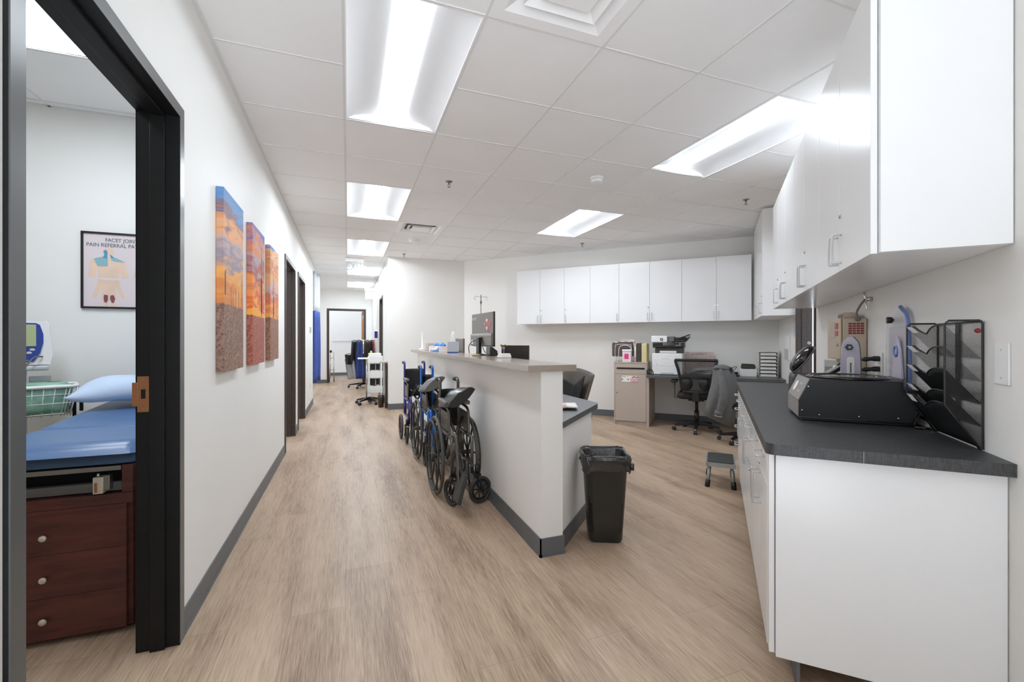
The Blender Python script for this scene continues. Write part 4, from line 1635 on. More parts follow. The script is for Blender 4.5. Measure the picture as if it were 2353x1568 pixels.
# ------------------------------------------------------------------ office chairs
def star_base(t, mm, r=0.29, n=5, a0=0.0, z=0.10):
    for k in range(n):
        a = 2 * PI * k / n + a0
        ca, sa = math.cos(a), math.sin(a)
        c = MB()
        c.loft([[(ca * q - sa * e, sa * q + ca * e, zz) for e, zz in ((-w_, z0), (w_, z0), (w_ * 0.7, z1), (-w_ * 0.7, z1))] for q, w_, z0, z1 in ((0.02, 0.026, z - 0.02, z + 0.035), (r * 0.5, 0.021, z - 0.025, z + 0.015), (r, 0.014, z - 0.04, z - 0.015))], mm, sm=False)
        c.obj('base_leg', t)
        c = MB()
        for e in (-0.013, 0.013):
            c.cyl((ca * r - sa * (e - 0.009), sa * r + ca * (e - 0.009), 0.027), (ca * r - sa * (e + 0.009), sa * r + ca * (e + 0.009), 0.027), 0.027, M['rubber'], 18)
        c.cyl((ca * r, sa * r, 0.03), (ca * r, sa * r, z - 0.03), 0.008, M['steel'], 8)
        c.obj('caster', t)


def task_chair(label, loc, rz, R=True, a0=0.0, mesh=True):
    """local +y = forward (the way a sitter faces); backrest at -y"""
    t = thing('office_chair', label, 'office chair', loc, rz, 'office chairs', R=R)
    star_base(t, M['black'], a0=a0)
    c = MB()
    c.cyl((0, 0, 0.10), (0, 0, 0.27), 0.030, M['black'], 18)
    c.cyl((0, 0, 0.27), (0, 0, 0.42), 0.020, M['black'], 18)
    c.box(-0.10, 0.10, -0.12, 0.12, 0.41, 0.44, M['black'], bev=0.01)
    c.obj('column', t)
    c = MB()
    rings = []
    for s_, z in ((0.90, 0.44), (1.0, 0.46), (1.0, 0.49), (0.93, 0.515), (0.6, 0.525)):
        rings.append([(x * s_, y * s_, z) for x, y in rrect(-0.235, 0.235, -0.22, 0.23, 0.08, 5)])
    c.loft(rings, M['blkfab'])
    c.obj('seat', t)
    # back frame: trapezoid hoop, wider at the top
    c = MB()
    hoop = [(-0.165, -0.235, 0.55), (-0.185, -0.26, 0.70), (-0.215, -0.27, 0.84), (-0.245, -0.265, 0.945), (-0.20, -0.27, 0.955), (0.20, -0.27, 0.955), (0.245, -0.265, 0.945), (0.215, -0.27, 0.84), (0.185, -0.26, 0.70), (0.165, -0.235, 0.55)]
    c.tube(smooth_path(hoop, 4), 0.019, M['black'], 10)
    c.tube(smooth_path([(-0.165, -0.235, 0.55), (0, -0.26, 0.54), (0.165, -0.235, 0.55)], 5), 0.018, M['black'], 10)
    c.box(-0.19, 0.19, -0.285, -0.262, 0.725, 0.765, M['black'], bev=0.006)
    c.box(-0.035, 0.035, -0.27, -0.10, 0.42, 0.455, M['black'], bev=0.008)
    c.box(-0.045, 0.045, -0.275, -0.245, 0.42, 0.56, M['black'], bev=0.008)
    bk_ = c.obj('backrest', t)
    c = MB()

    def bf(u, v):
        z = 0.56 + 0.385 * v
        hw = 0.165 + 0.07 * v
        return (-hw + 2 * hw * u, -0.262 + 0.02 * math.sin(PI * u) - 0.01 * v, z)
    c.sheet(bf, 12, 10, M['meshc'])
    c.obj('net', bk_)
    c = MB()
    for sg in (-1, 1):
        c.lathe([(0.001, 0), (0.07, 0.002), (0.075, 0.012), (0.05, 0.02)], M['black'], 20, sy=1.15, M=Matrix.Translation((sg * 0.11, -0.272, 0.65)) @ Matrix.Rotation(-PI / 2, 4, 'X'))
    c.obj('lumbar_pads', bk_)
    for sg in (-1, 1):
        c = MB()
        c.tube(smooth_path([(sg * 0.225, -0.02, 0.45), (sg * 0.275, -0.03, 0.45), (sg * 0.285, -0.03, 0.51), (sg * 0.28, -0.02, 0.655)], 5), 0.017, M['greyp'], 8)
        c.box(sg * 0.28 - 0.042, sg * 0.28 + 0.042, -0.15, 0.08, 0.652, 0.680, M['black'], bev=0.01)
        c.obj('armrest', t)
    return t


task_chair('black mesh-backed office chair pulled up to the back desk, seen from behind', (-0.245, 6.42, 0), 0.0, a0=0.93)
task_chair('black office chair mostly hidden behind the drawers, with the grey coat over its back', (0.27, 5.90, 0), -1.15, a0=0.35).scale = (0.85, 0.85, 0.93)

# grey coat over the back of the second chair
t = thing('grey_coat', 'grey tweed coat draped over the back of the second office chair', 'coat', (0.02, 5.74, 0.22), 0.0, R=True)
c = MB()
prof = [(0.0, -0.16, 0.055, 0.045, 0.06), (0.06, -0.15, 0.17, 0.16, 0.075), (0.20, -0.125, 0.16, 0.0, 0.085), (0.36, -0.085, 0.165, 0.0, 0.085), (0.52, -0.045, 0.15, 0.0, 0.08), (0.62, -0.015, 0.13, 0, 0.07), (0.68, 0.0, 0.09, 0, 0.05), (0.705, 0.0, 0.03, 0, 0.02)]
rings = []
for i, (z, xl, xr, cc, dp) in enumerate([(0.10, -0.15, 0.04, 0, 0.05), (0.0, 0.03, 0.12, 0, 0.05)][:0] + [(0.12, -0.155, 0.17, 0, 0.10), (0.22, -0.14, 0.185, 0, 0.14), (0.36, -0.11, 0.20, 0, 0.19), (0.48, -0.08, 0.205, 0, 0.215), (0.57, -0.07, 0.19, 0, 0.225), (0.64, -0.065, 0.16, 0, 0.225), (0.685, -0.05, 0.12, 0, 0.19), (0.70, -0.02, 0.07, 0, 0.10)]):
    rg = []
    cx_, hw = (xl + xr) / 2, (xr - xl) / 2
    for k in range(28):
        a = 2 * PI * k / 28
        fold = 1 + 0.16 * math.sin(5 * a + z * 7) * (1 - z) + 0.06 * math.sin(9 * a - z * 11)
        hem = 0
        if i == 0:
            u_ = math.cos(a)
            hem = -0.13 * (u_ * 0.5 + 0.5) - 0.02
        rg.append((cx_ + hw * math.cos(a), 0.03 + dp * math.sin(a) * fold, z + hem))
    rings.append(rg)
c.loft(rings, M['denim'])
c.obj('body', t)
c = MB()
sl = smooth_path([(0.03, -0.16, 0.62), (0.045, -0.20, 0.50), (0.055, -0.205, 0.36), (0.03, -0.175, 0.24), (0.005, -0.155, 0.155)], 5)
c.tube(sl, 0.05, M['denim'], 14, rad=[0.036 + 0.014 * math.sin(PI * i / (len(sl) - 1)) + 0.003 * math.sin(i * 1.7) for i in range(len(sl))])
sv = c.obj('sleeve', t)
c = MB()
c.tube([(0.006, -0.155, 0.185), (-0.002, -0.154, 0.13)], 0.046, M['denim'], 16)
c.tube([(-0.0019, -0.154, 0.132), (-0.0035, -0.154, 0.122)], 0.043, M['paper'], 16)
c.obj('cuff', sv)
c = MB()
c.tube(smooth_path([(-0.05, -0.10, 0.67), (0.0, -0.165, 0.68), (0.07, -0.16, 0.67), (0.12, -0.08, 0.665)], 5), 0.016, M['denim'], 8)
c.obj('collar', t)

# taupe reception chair behind the half wall
t = thing('reception_chair', 'taupe shell-backed swivel chair behind the reception desk', 'chair', (1.95, 3.90, 0), math.radians(118))
star_base(t, M['black'], a0=0.4)
c = MB()
c.cyl((0, 0, 0.10), (0, 0, 0.42), 0.025, M['chrome'], 16)
c.obj('column', t)
c = MB()
c.loft([[(x * s_, y * s_, z) for x, y in rrect(-0.26, 0.26, -0.25, 0.25, 0.10, 5)] for s_, z in ((0.85, 0.42), (1, 0.45), (1, 0.50), (0.9, 0.53), (0.5, 0.54))], M['shell'])
c.obj('seat', t)
c = MB()


def shf(u, v):
    a = (u - 0.5) * 2.1
    r = 0.23 + 0.07 * v
    z = 0.50 + 0.42 * v - 0.05 * abs(u - 0.5) * 2 * v
    return (r * math.sin(a), -r * math.cos(a) - 0.07 * v + 0.02, z)


c.sheet(shf, 20, 12, M['shell'], 0.028)
c.obj('shell_back', t)
c = MB()


def jk(u, v):
    a = (u - 0.5) * 1.5
    r = 0.205 + 0.05 * v
    return (r * math.sin(a) + 0.01 * math.sin(9 * u), -r * math.cos(a) + 0.06 - 0.05 * v, 0.50 + (0.32 - 0.10 * (1 - abs(2 * u - 1))) * v)


c.sheet(jk, 16, 10, M['blkfab'], 0.012)
c.tube([Vector(jk(1.0, k / 8)) + Vector((0.002, 0.004, 0)) for k in range(9)], 0.006, M['paper'], 6)
jx, jy = 2.06, 3.86
top(c, 'black_jacket', 'black garment with a white edge hung inside the taupe reception chair', 'jacket', (1.95, 3.90, 0.04), rz=math.radians(118))

# ------------------------------------------------------------------ waste bin with liner
t = thing('waste_bin', 'dark plastic waste bin with a black liner at the end of the half wall', 'waste bin', (1.478, 2.345, 0), -PI / 2 - 0.42)


def rr3(hx, hy, z, r, n=5):
    return [(x, y, z) for x, y in rrect(-hx, hx, -hy, hy, r, n)]


c = MB()
c.loft([rr3(0.080, 0.090, 0.0, 0.03), rr3(0.090, 0.100, 0.012, 0.045), rr3(0.096, 0.107, 0.12, 0.045), rr3(0.116, 0.128, 0.44, 0.05), rr3(0.124, 0.136, 0.445, 0.055), rr3(0.125, 0.138, 0.46, 0.055), rr3(0.114, 0.126, 0.46, 0.045), rr3(0.09, 0.10, 0.06, 0.03)], M['bin'], cap=True)
for v_ in c.bm.verts: v_.co.z *= 1.11
c.obj('bin_body', t)
c = MB()
rings = []
random.seed(3)
for z, hx, hy, amp in ((0.385, 0.136, 0.172, 0.006), (0.40, 0.141, 0.178, 0.006), (0.425, 0.134, 0.171, 0.007), (0.45, 0.143, 0.180, 0.007), (0.472, 0.138, 0.175, 0.006), (0.478, 0.130, 0.166, 0.004), (0.462, 0.118, 0.154, 0.004), (0.40, 0.108, 0.143, 0.008), (0.30, 0.100, 0.134, 0.010), (0.18, 0.085, 0.115, 0.012)):
    rg = rr3(hx - 0.008, hy - 0.034, z, 0.05, 11)
    N_ = len(rg)
    rings.append([(x * (1 + amp * 5 * math.sin(k * 2 * PI / N_ * 11 + z * 60)) + random.uniform(-amp, amp) * 0.5, y * (1 + amp * 4 * math.sin(k * 2 * PI / N_ * 7 + z * 40)) + random.uniform(-amp, amp) * 0.5, zz + random.uniform(-amp, amp) * 0.9 + (0.012 * math.sin(k * 2 * PI / N_ * 3 + 1) if z < 0.43 else 0)) for k, (x, y, zz) in enumerate(rg)])
c.loft(rings, M['liner'], cap=False)
c.prism([(0.08, 0.13), (0.10, 0.16), (0.075, 0.165), (0.05, 0.13)], 'z', 0.395, 0.43, M['liner'], sm=True)
for v_ in c.bm.verts: v_.co.z *= 1.11
c.obj('liner', t)

# ------------------------------------------------------------------ step stool
t = thing('step_stool', 'low grey metal step stool with a ribbed black top beside the drawers', 'step stool', (0.028, 4.17, 0), 0.0, R=True)
c = MB()
c.loft([[(x, y, z) for x, y in rrect(-0.112, 0.112, -0.185, 0.185, 0.03, 4)] for z in (0.17, 0.203)], M['silver'], sm=False)
c.obj('top_frame', t)
c = MB()
c.loft([[(x, y, z) for x, y in rrect(-0.10, 0.10, -0.172, 0.172, 0.02, 4)] for z in (0.2035, 0.208)], M['rubber'], sm=False)
for k in range(17):
    x = -0.096 + k * 0.012
    c.box(x - 0.003, x + 0.003, -0.165, 0.165, 0.208, 0.2095, M['rubber'])
c.obj('tread', t)
for sx_ in (-1, 1):
    for sy_ in (-1, 1):
        c = MB()
        a = Vector((sx_ * 0.082, sy_ * 0.15, 0.172))
        b = Vector((sx_ * 0.098, sy_ * 0.178, 0.015))
        c.tube([a, b], 0.014, M['silver'], 4)
        l_ = c.obj('leg', t)
        c = MB()
        c.tube([b + (a - b) * 0.28, b + (b - a) * 0.09], 0.019, M['black'], 4)
        c.obj('rubber_foot', l_)

# ------------------------------------------------------------------ beige locked bin cabinet and what stands on it
t = thing('shredding_bin', 'beige locked paper-shredding bin with a slot, against the back wall', 'shredding bin', (-1.125, 6.465, 0), 0.05, R=True)
bw, bdp = 0.232, 0.50
c = MB()
c.box(-bw, -bw + 0.016, 0.0, bdp, 0, 0.885, M['beige'], bev=0.001)
c.box(bw - 0.016, bw, 0.0, bdp, 0, 0.885, M['beige'], bev=0.001)
c.box(-bw + 0.016, bw - 0.016, 0.012, bdp, 0.05, 0.884, M['beige'])
c.box(-bw + 0.016, bw - 0.016, 0.02, 0.05, 0.0, 0.05, M['beige'])
c.obj('body', t)
c = MB()
c.box(-bw - 0.004, bw + 0.004, -0.004, bdp, 0.885, 0.9, M['beige'], bev=0.002)
c.obj('lid', t)
c = MB()
c.box(-bw + 0.018, bw - 0.018, 0.0, 0.0125, 0.735, 0.883, M['beige'], bev=0.001)
c.tube([(-0.195, 0.0, 0.812), (0.195, 0.0, 0.812)], 0.011, M['slotdark'], 12)
c.obj('slot_panel', t)
c = MB()
c.box(-bw + 0.018, bw - 0.018, 0.0, 0.0125, 0.055, 0.731, M['beige'], bev=0.001)
d = c.obj('door', t)
c = MB()
c.cyl((-0.19, 0.0, 0.46), (-0.19, -0.006, 0.46), 0.008, M['chrome'], 14)
c.obj('lock', d)
c = MB()
c.box(-0.128, 0.105, -0.0015, 0.0005, 0.610, 0.712, M['darkred'])
c.box(-0.125, 0.102, -0.002, -0.001, 0.613, 0.709, M['paper'])
c.box(0.0, 0.10, -0.0024, -0.0018, 0.615, 0.672, mat('label_pink', (226, 180, 180), 0.7))
for k, (x, y_) in enumerate(((0.02, 0.69), (0.04, 0.685), (0.06, 0.69), (0.08, 0.68))):
    c.box(x, x + 0.028, -0.0026, -0.0018, y_ - 0.004, y_ + 0.006, M['darkred'], M=Matrix.Translation((x, 0, y_)) @ Matrix.Rotation(0.5 * (-1) ** k, 4, 'Y') @ Matrix.Translation((-x, 0, -y_)))
st = c.obj('sticker', d)
ink_marks(mat('label_olive', (150, 140, 60), 0.7), st, -0.118, -0.0026, 0.686, 0.09, 0.015, 11)
ink_marks(M['darkred'], st, 0.005, -0.0028, 0.618, 0.085, 0.007, 12)
c = MB()
for x in (-0.112, -0.03):
    c.cyl((x, -0.0018, 0.65), (x, -0.0027, 0.65), 0.011, M['inkb'], 14)
c.obj('stamps', st)

gx = -1.125
ZC = 0.9


def on_bin(x, y):
    return (gx + x, 6.465 + y, ZC)


# folder rack: white wire frame holding dark folders
t = thing('folder_rack', 'white wire rack with hanging dark brown folders on the beige bin', 'file rack', on_bin(-0.145, 0.225), 0.0, R=True)
c = MB()
for y in (-0.09, -0.01, 0.07, 0.15):
    c.tube(smooth_path([(-0.10, y, 0.0), (-0.10, y, 0.22), (-0.08, y, 0.275 + y * 0.3), (0.0, y, 0.285 + y * 0.3), (0.11, y, 0.275 + y * 0.3), (0.135, y, 0.22), (0.135, y, 0.0)], 4), 0.003, M['whitep'], 6)
c.tube([(-0.10, -0.1, 0.004), (-0.10, 0.16, 0.004)], 0.003, M['whitep'], 6)
c.tube([(0.135, -0.1, 0.004), (0.135, 0.16, 0.004)], 0.003, M['whitep'], 6)
c.obj('wire_frame', t)
for k, y in enumerate((-0.07, -0.04, 0.03, 0.09)):
    c = MB()
    c.loft([[(x, y + yy, z) for x, z in rrect(-0.15 + k * 0.006, 0.145 + k * 0.006, 0.075, 0.28 + k * 0.012, 0.02, 3)] for yy in (0, 0.012)], mat('brown_folder_%d' % k, (92, 76, 74), 0.6, var=0.04) if k < 2 else M['manila'], sm=False)
    c.obj('folder', t)
c = MB()
for k, x in enumerate((-0.12, -0.03, 0.06, 0.10)):
    c.box(x, x + 0.05, -0.062 + k * 0.045, -0.06 + k * 0.045, 0.272 + k * 0.004, 0.292 + k * 0.01, M['paper'])
c.obj('index_tabs', t)
t = thing('white_wire_divider', 'small bent white wire divider in front of the dark folders', 'file divider', on_bin(-0.10, 0.112), 0.0, R=True)
c = MB()
c.tube(smooth_path([(-0.11, 0, 0.0), (-0.09, 0, 0.10), (-0.085, 0, 0.19), (-0.05, 0, 0.235), (0.05, 0, 0.235), (0.09, 0, 0.18), (0.10, 0, 0.0)], 4), 0.004, M['whitep'], 8)
c.obj('wire', t)
# pink-label tub
t = thing('wipes_canister', 'pale tub with a bright pink square label on the beige bin', 'canister', on_bin(-0.055, 0.055), 0.0, R=True)
c = MB()
c.box(-0.062, 0.062, -0.045, 0.045, 0, 0.15, mat('pale_pink_card', (232, 218, 218), 0.5), bev=0.006)
c.obj('body', t)
c = MB()
c.box(-0.065, 0.065, -0.048, 0.048, 0.152, 0.182, M['whitep'], bev=0.008)
c.obj('lid', t)
c = MB()
c.box(-0.032, 0.028, -0.0468, -0.0455, 0.045, 0.12, M['pink'])
c.obj('label', t)
for k, (x, w_, hgt, m_, nm, lb) in enumerate(((0.055, 0.035, 0.27, M['manila'], 'binder', 'tan binder beside the dark folders on the beige bin'),
                                             (0.108, 0.062, 0.275, mat('dark_spine', (68, 64, 58), 0.6, var=0.3, scale=60, stretch=(0.2, 0.2, 1)), 'binder', 'black binder with patterned spine on the beige bin'),
                                             (0.180, 0.072, 0.27, M['cream'], 'file_stack', 'pale yellow stack of upright files at the right end of the beige bin'))):
    c = MB()
    c.box(-w_ / 2 + 0.001, w_ / 2 - 0.001, 0.10, 0.36, 0, hgt, m_, bev=0.003)
    tt = thing(nm, lb, 'binder' if k < 2 else 'files', on_bin(x - 0.005, 0.0), 0.0, None, R=True)
    c.obj('cover', tt)
    if k == 0:
        c = MB()
        c.box(-0.008, 0.008, 0.0985, 0.0998, 0.07, 0.22, M['paper'])
        c.obj('spine_label', tt)
    if k == 2:
        c = MB()
        for q in range(12):
            c.box(-w_ / 2 + 0.004, w_ / 2 - 0.004, 0.0985, 0.0998, 0.02 + q * 0.02, 0.0215 + q * 0.02, M['manila'])
        c.obj('page_edges', tt)

# ------------------------------------------------------------------ printers on the back desk
ZD = 0.727
t = thing('laser_printer', 'white laser printer on the back desk beside the beige bin', 'printer', (-0.63, 6.50, ZD), 0.0, R=True)
c = MB()
c.box(-0.20, 0.20, 0.0, 0.38, 0.006, 0.305, M['whitep'], bev=0.012)
c.box(-0.17, 0.17, 0.04, 0.34, 0.0, 0.01, M['black'])
c.obj('body', t)
c = MB()
c.box(-0.19, 0.15, -0.004, 0.004, 0.125, 0.235, M['whitep'], bev=0.003)
c.box(-0.075, 0.035, -0.0055, -0.003, 0.228, 0.233, M['lgrey'])
c.cyl((-0.135, -0.004, 0.15), (-0.135, -0.007, 0.15), 0.008, M['lgrey'], 14)
c.obj('front_door', t)
c = MB()
c.box(-0.197, 0.197, -0.004, 0.004, 0.012, 0.12, M['whitep'], bev=0.003)
c.box(-0.085, 0.085, -0.007, -0.002, 0.012, 0.036, M['lgrey'], bev=0.002)
c.obj('paper_tray', t)
t = thing('multifunction_scanner', 'black scanner printer with white panel stacked on the white printer', 'scanner', (-0.61, 6.52, ZD + 0.306), 0.0, R=True)
c = MB()
c.box(-0.185, 0.185, 0.02, 0.33, 0.0, 0.075, mat('warm_dark_plastic', (74, 70, 64), 0.5), bev=0.004)
c.box(-0.12, 0.10, 0.01, 0.03, 0.005, 0.035, M['paper'])
c.obj('lower_body', t)
c = MB()
c.box(-0.215, 0.20, 0.0, 0.34, 0.077, 0.15, M['black'], bev=0.010)
c.box(-0.20, 0.16, -0.03, 0.005, 0.085, 0.10, M['black'], bev=0.004)
c.obj('scan_body', t)
c = MB()
c.box(-0.08, 0.08, -0.022, -0.002, 0.10, 0.155, M['blackg'], bev=0.004, M=Matrix.Rotation(-0.15, 4, 'X'))
c.box(0.085, 0.16, -0.018, -0.002, 0.10, 0.14, M['greyp'], bev=0.003, M=Matrix.Rotation(-0.15, 4, 'X'))
c.box(0.14, 0.155, -0.0205, -0.019, 0.125, 0.14, M['cream'], M=Matrix.Rotation(-0.15, 4, 'X'))
c.obj('control_panel', t)
c = MB()
c.box(-0.235, -0.02, 0.0, 0.33, 0.155, 0.245, M['whitep'], bev=0.01)
ad = c.obj('document_feeder', t)
c = MB()
c.torus((-0.095, -0.003, 0.195), (0, 1, 0), 0.015, 0.005, M['black'], 18, 6)
c.obj('emblem', ad)
c = MB()
c.box(-0.018, 0.07, 0.02, 0.30, 0.16, 0.235, M['greyp'], bev=0.008)
c.prism([(0.06, 0.19), (0.27, 0.265), (0.275, 0.258), (0.07, 0.175)], 'y', 0.03, 0.29, M['black'])
c.box(0.03, 0.215, 0.03, 0.29, 0.155, 0.195, M['black'], bev=0.012)
c.box(0.05, 0.235, 0.04, 0.28, 0.19, 0.222, M['black'], bev=0.012)
c.prism([(0.20, 0.16), (0.225, 0.165), (0.27, 0.23), (0.262, 0.236)], 'y', 0.05, 0.27, M['black'])
c.obj('feeder_tray', t)
t = thing('flyer_poster', 'pink-grey patterned sheet leaning on the back wall behind the office chair', 'poster', (-0.235, 7.035, ZD + 0.002), 0.0, R=True)
c = MB()
M['flyer'] = mat('flyer_pattern', (206, 176, 172), 0.8, scale=70, c2=(232, 220, 214))
c.box(-0.195, 0.195, -0.010, -0.004, 0, 0.315, M['flyer'])
c.obj('sheet', t)
ink_marks(mat('mauve_ink', (150, 122, 124), 0.8), t, -0.10, -0.0102, 0.275, 0.19, 0.022, 15)
c = MB()
for k in range(7):
    a = -0.35 + 0.12 * k
    z = 0.006 + 0.010 * k
    c.box(-0.15, 0.15, -0.10, 0.10, z, z + 0.003, M['paper'] if k % 2 else mat('grey_print_%d' % k, (190, 188, 184), 0.8, var=0.15, scale=60), M=Matrix.Translation((0.01 * k, 0, 0)) @ Matrix.Rotation(a, 4, 'Z') @ Matrix.Rotation(0.12, 4, 'X'))
o = top(c, 'paper_pile', 'untidy pile of printed papers on the back desk behind the mesh chair', 'papers', (-0.20, 6.76, ZD + 0.022), R=True)
c = MB()
c.tube(smooth_path([(-0.03, 0, 0.0), (-0.035, 0, 0.05), (0.0, -0.01, 0.075), (0.04, 0.02, 0.05), (0.045, 0.02, 0.0), (0.0, 0.03, 0.012), (-0.03, 0, 0.02)], 6), 0.006, M['black'], 8)
top(c, 'cable_loop', 'loop of black cable on the back desk between bin and printer', 'cable', (-0.852, 6.40, ZD + 0.008), R=True)

# phone base on the back desk, with a keyboard under it
c = MB()
c.box(-0.16, 0.085, -0.07, 0.07, 0.0, 0.022, M['black'], bev=0.004)
for k in range(6):
    c.box(-0.15 + k * 0.037, -0.12 + k * 0.037, -0.05, 0.05, 0.022, 0.027, M['rubber'])
top(c, 'keyboard', 'black keyboard lying on the back desk to the right of the coat', 'keyboard', (0.19, 6.72, ZD), R=True)
t = thing('desk_phone', 'black handset with a looped cord on the keyboard on the back desk', 'phone', (0.145, 6.73, ZD + 0.0275), 0.0, R=True)
c = MB()
c.box(-0.16, -0.01, -0.04, 0.04, 0, 0.022, M['black'], bev=0.008)
c.box(0.02, 0.12, -0.04, 0.04, 0, 0.03, M['black'], bev=0.012)
c.obj('handset', t)
c = MB()
c.tube(smooth_path([(-0.02, 0, 0.02), (0.02, 0, 0.06), (0.08, 0.02, 0.10), (0.10, 0.02, 0.09), (0.06, 0, 0.05), (0.06, 0, 0.03)], 6), 0.004, M['black'], 8)
c.obj('cord', t)

# white trays and carton on the back desk
t = thing('letter_tray_stack', 'tall stack of white letter trays at the right end of the back desk', 'letter trays', (0.72 - 0.10, 6.86, ZD), 0.0, R=True)
for k in range(7):
    c = MB()
    z = 0.005 + k * 0.047
    c.box(-0.11, 0.11, -0.13, 0.13, z, z + 0.003, M['whitep'])
    for x in (-0.11, 0.107):
        c.box(x, x + 0.003, -0.13, 0.13, z + 0.003, z + 0.038, M['whitep'])
    c.box(-0.107, 0.107, 0.127, 0.13, z + 0.003, z + 0.038, M['whitep'])
    c.box(-0.09, 0.09, -0.12, 0.12, z + 0.0035, z + 0.030, M['paper'])
    if k < 6:
        c.box(-0.11, -0.104, 0.05, 0.056, z + 0.038, z + 0.047, M['whitep'])
    c.obj('tray', t)
c = MB()
c.box(-0.14, 0.115, -0.12, 0.12, 0.336, 0.342, M['whitep'], bev=0.002)
c.obj('top_shelf', t)
c = MB()
c.box(-0.10, 0.10, -0.11, 0.11, 0, 0.095, M['paper'], bev=0.003)
c.box(-0.101, 0.101, -0.111, 0.111, 0.06, 0.097, M['whitep'], bev=0.003)
top(c, 'white_carton', 'low white carton on the back desk beside the letter trays', 'box', (0.385, 6.86, ZD), R=True)
c = MB()
c.loft([[(x * 1.0, y, z) for x, y in rrect(-0.085 * s_, 0.085 * s_, -0.05 * s_, 0.05 * s_, 0.02 * s_, 4)] for s_, z in ((0.9, 0.0), (1.05, 0.015), (1.0, 0.045), (0.85, 0.062), (0.3, 0.066))], M['olive'])
c.tube(smooth_path([(-0.08, -0.04, 0.065), (-0.02, -0.05, 0.062), (0.05, -0.045, 0.045)], 5), 0.006, M['olive'], 8)
top(c, 'olive_pouch', 'dark olive cloth pouch on top of the white carton', 'pouch', (0.39, 6.85, ZD + 0.098), R=True)
# wall plates on the right wall past the doorway
t = thing('wall_file_holder', 'narrow clear wall holder on the right wall above the letter trays', 'wall holder', (TR, 6.10, 0.98), 0.0, R=True)
c = MB()
c.box(-0.02, -0.001, -0.12, 0.12, 0.0, 0.28, M['whitep'], bev=0.004)
c.obj('back_plate', t)
c = MB()
c.box(-0.034, -0.021, -0.11, 0.11, 0.01, 0.13, M['lgrey'], bev=0.003)
c.obj('pocket', t)
t = thing('wall_notice', 'small printed notice on the right wall next to the far doorway', 'notice', (TR, 5.65, 1.25), 0.0, R=True)
c = MB()
c.box(-0.004, -0.001, -0.06, 0.06, 0.0, 0.21, mat('notice_paper', (196, 206, 210), 0.7, var=0.12, scale=30, stretch=(1, 1, 4)))
c.obj('sheet', t)
# ------------------------------------------------------------------ things on the right worktop (t, s, z)
ZW = 0.855
t = thing('centrifuge', 'large black metal centrifuge with slanted grey control panel on the worktop', 'centrifuge', (0.33, 2.305, ZW), 0.0, R=True)
c = MB()
# local x: 0..0.405 (t), y: 0..0.315 (s)
c.prism([(0.0, 0.012), (0.0, 0.088), (0.042, 0.183), (0.36, 0.183), (0.36, 0.150), (0.405, 0.150), (0.405, 0.012)], 'y', 0.0, 0.315, M['blackm'], bev=0.002)
c.box(0.01, 0.40, 0.005, 0.31, 0.004, 0.012, M['black'])
body = c.obj('housing', t)
c = MB()
c.tube([(0.0, -0.002, 0.014), (0.40, -0.002, 0.014)], 0.003, M['black'], 6)
c.obj('bottom_seam', t)
c = MB()
# front panel: lower plate and slanted plate
c.box(-0.003, 0.0, 0.008, 0.307, 0.016, 0.086, M['ctrl'], bev=0.0008)
c.prism([(-0.003, 0.089), (0.0, 0.088), (0.042, 0.183), (0.039, 0.184)], 'y', 0.008, 0.307, M['ctrl'])
pn = c.obj('control_panel', t)
sl = math.atan2(0.095, 0.042)
RM = Matrix.Translation((-0.0028, 0, 0.089)) @ Matrix.Rotation(-(PI / 2 - sl) + 0.0, 4, 'Y')
RM = Matrix.Translation((-0.003, 0, 0.089)) @ Matrix.Rotation(PI / 2 - sl, 4, 'Y')


def on_slant(mb_fn):
    q = MB()
    mb_fn(q)
    bmesh.ops.transform(q.bm, matrix=RM, verts=q.bm.verts)
    return q


def _lab(q):
    # label lies in local y (across), z (up the slope)
    q.lathe([(0.026, 0), (0.026, 0.0012)], M['paper'], 28, sx=1, sy=1.35, M=Matrix.Translation((-0.001, 0.205, 0.052)) @ Matrix.Rotation(-PI / 2, 4, 'Y'))


on_slant(_lab).obj('label', pn)
for k, (y, z) in enumerate(((0.13, 0.07), (0.10, 0.07), (0.07, 0.07), (0.13, 0.035), (0.10, 0.035), (0.07, 0.035))):
    def _b(q, y=y, z=z):
        q.box(-0.0018, 0, y - 0.009, y + 0.009, z - 0.005, z + 0.005, M['lgrey'], bev=0.001)
    on_slant(_b).obj('button', pn)
for (x, z) in ((0.075, 0.028), (0.215, 0.030), (0.345, 0.032), (0.035, 0.15), (0.012, 0.045)):
    c = MB()
    c.lathe([(0.0042, 0), (0.0035, 0.002), (0.001, 0.0028)], M['chrome'], 12, M=Matrix.Translation((x, 0, z)) @ Matrix.Rotation(PI / 2, 4, 'X'))
    c.obj('screw', t)
c = MB()
for r, z in ((0.150, 0.187), (0.142, 0.190), (0.128, 0.189)):
    c.torus((0.205, 0.158, z), (0, 0, 1), r, 0.0045, M['blackg'], 48, 8)
c.lathe([(0.148, 0.183), (0.12, 0.19), (0.06, 0.192), (0.001, 0.192)], M['blackg'], 40, c=(0.205, 0.158, 0))
c.obj('round_lid', t)
c = MB()
for x in (0.03, 0.37):
    for y in (0.03, 0.285):
        c.cyl((x, y, 0.0), (x, y, 0.006), 0.012, M['rubber'], 12)
c.obj('feet', t)
c = MB()
c.tube(smooth_path([(0.405, 0.05, 0.05), (0.44, 0.02, 0.03), (0.44, -0.03, 0.008), (0.415, -0.055, 0.008), (0.385, -0.03, 0.008), (0.40, 0.0, 0.03), (0.425, 0.03, 0.06), (0.425, 0.12, 0.06)], 6), 0.005, M['blackg'], 10)
c.obj('power_cord', t)

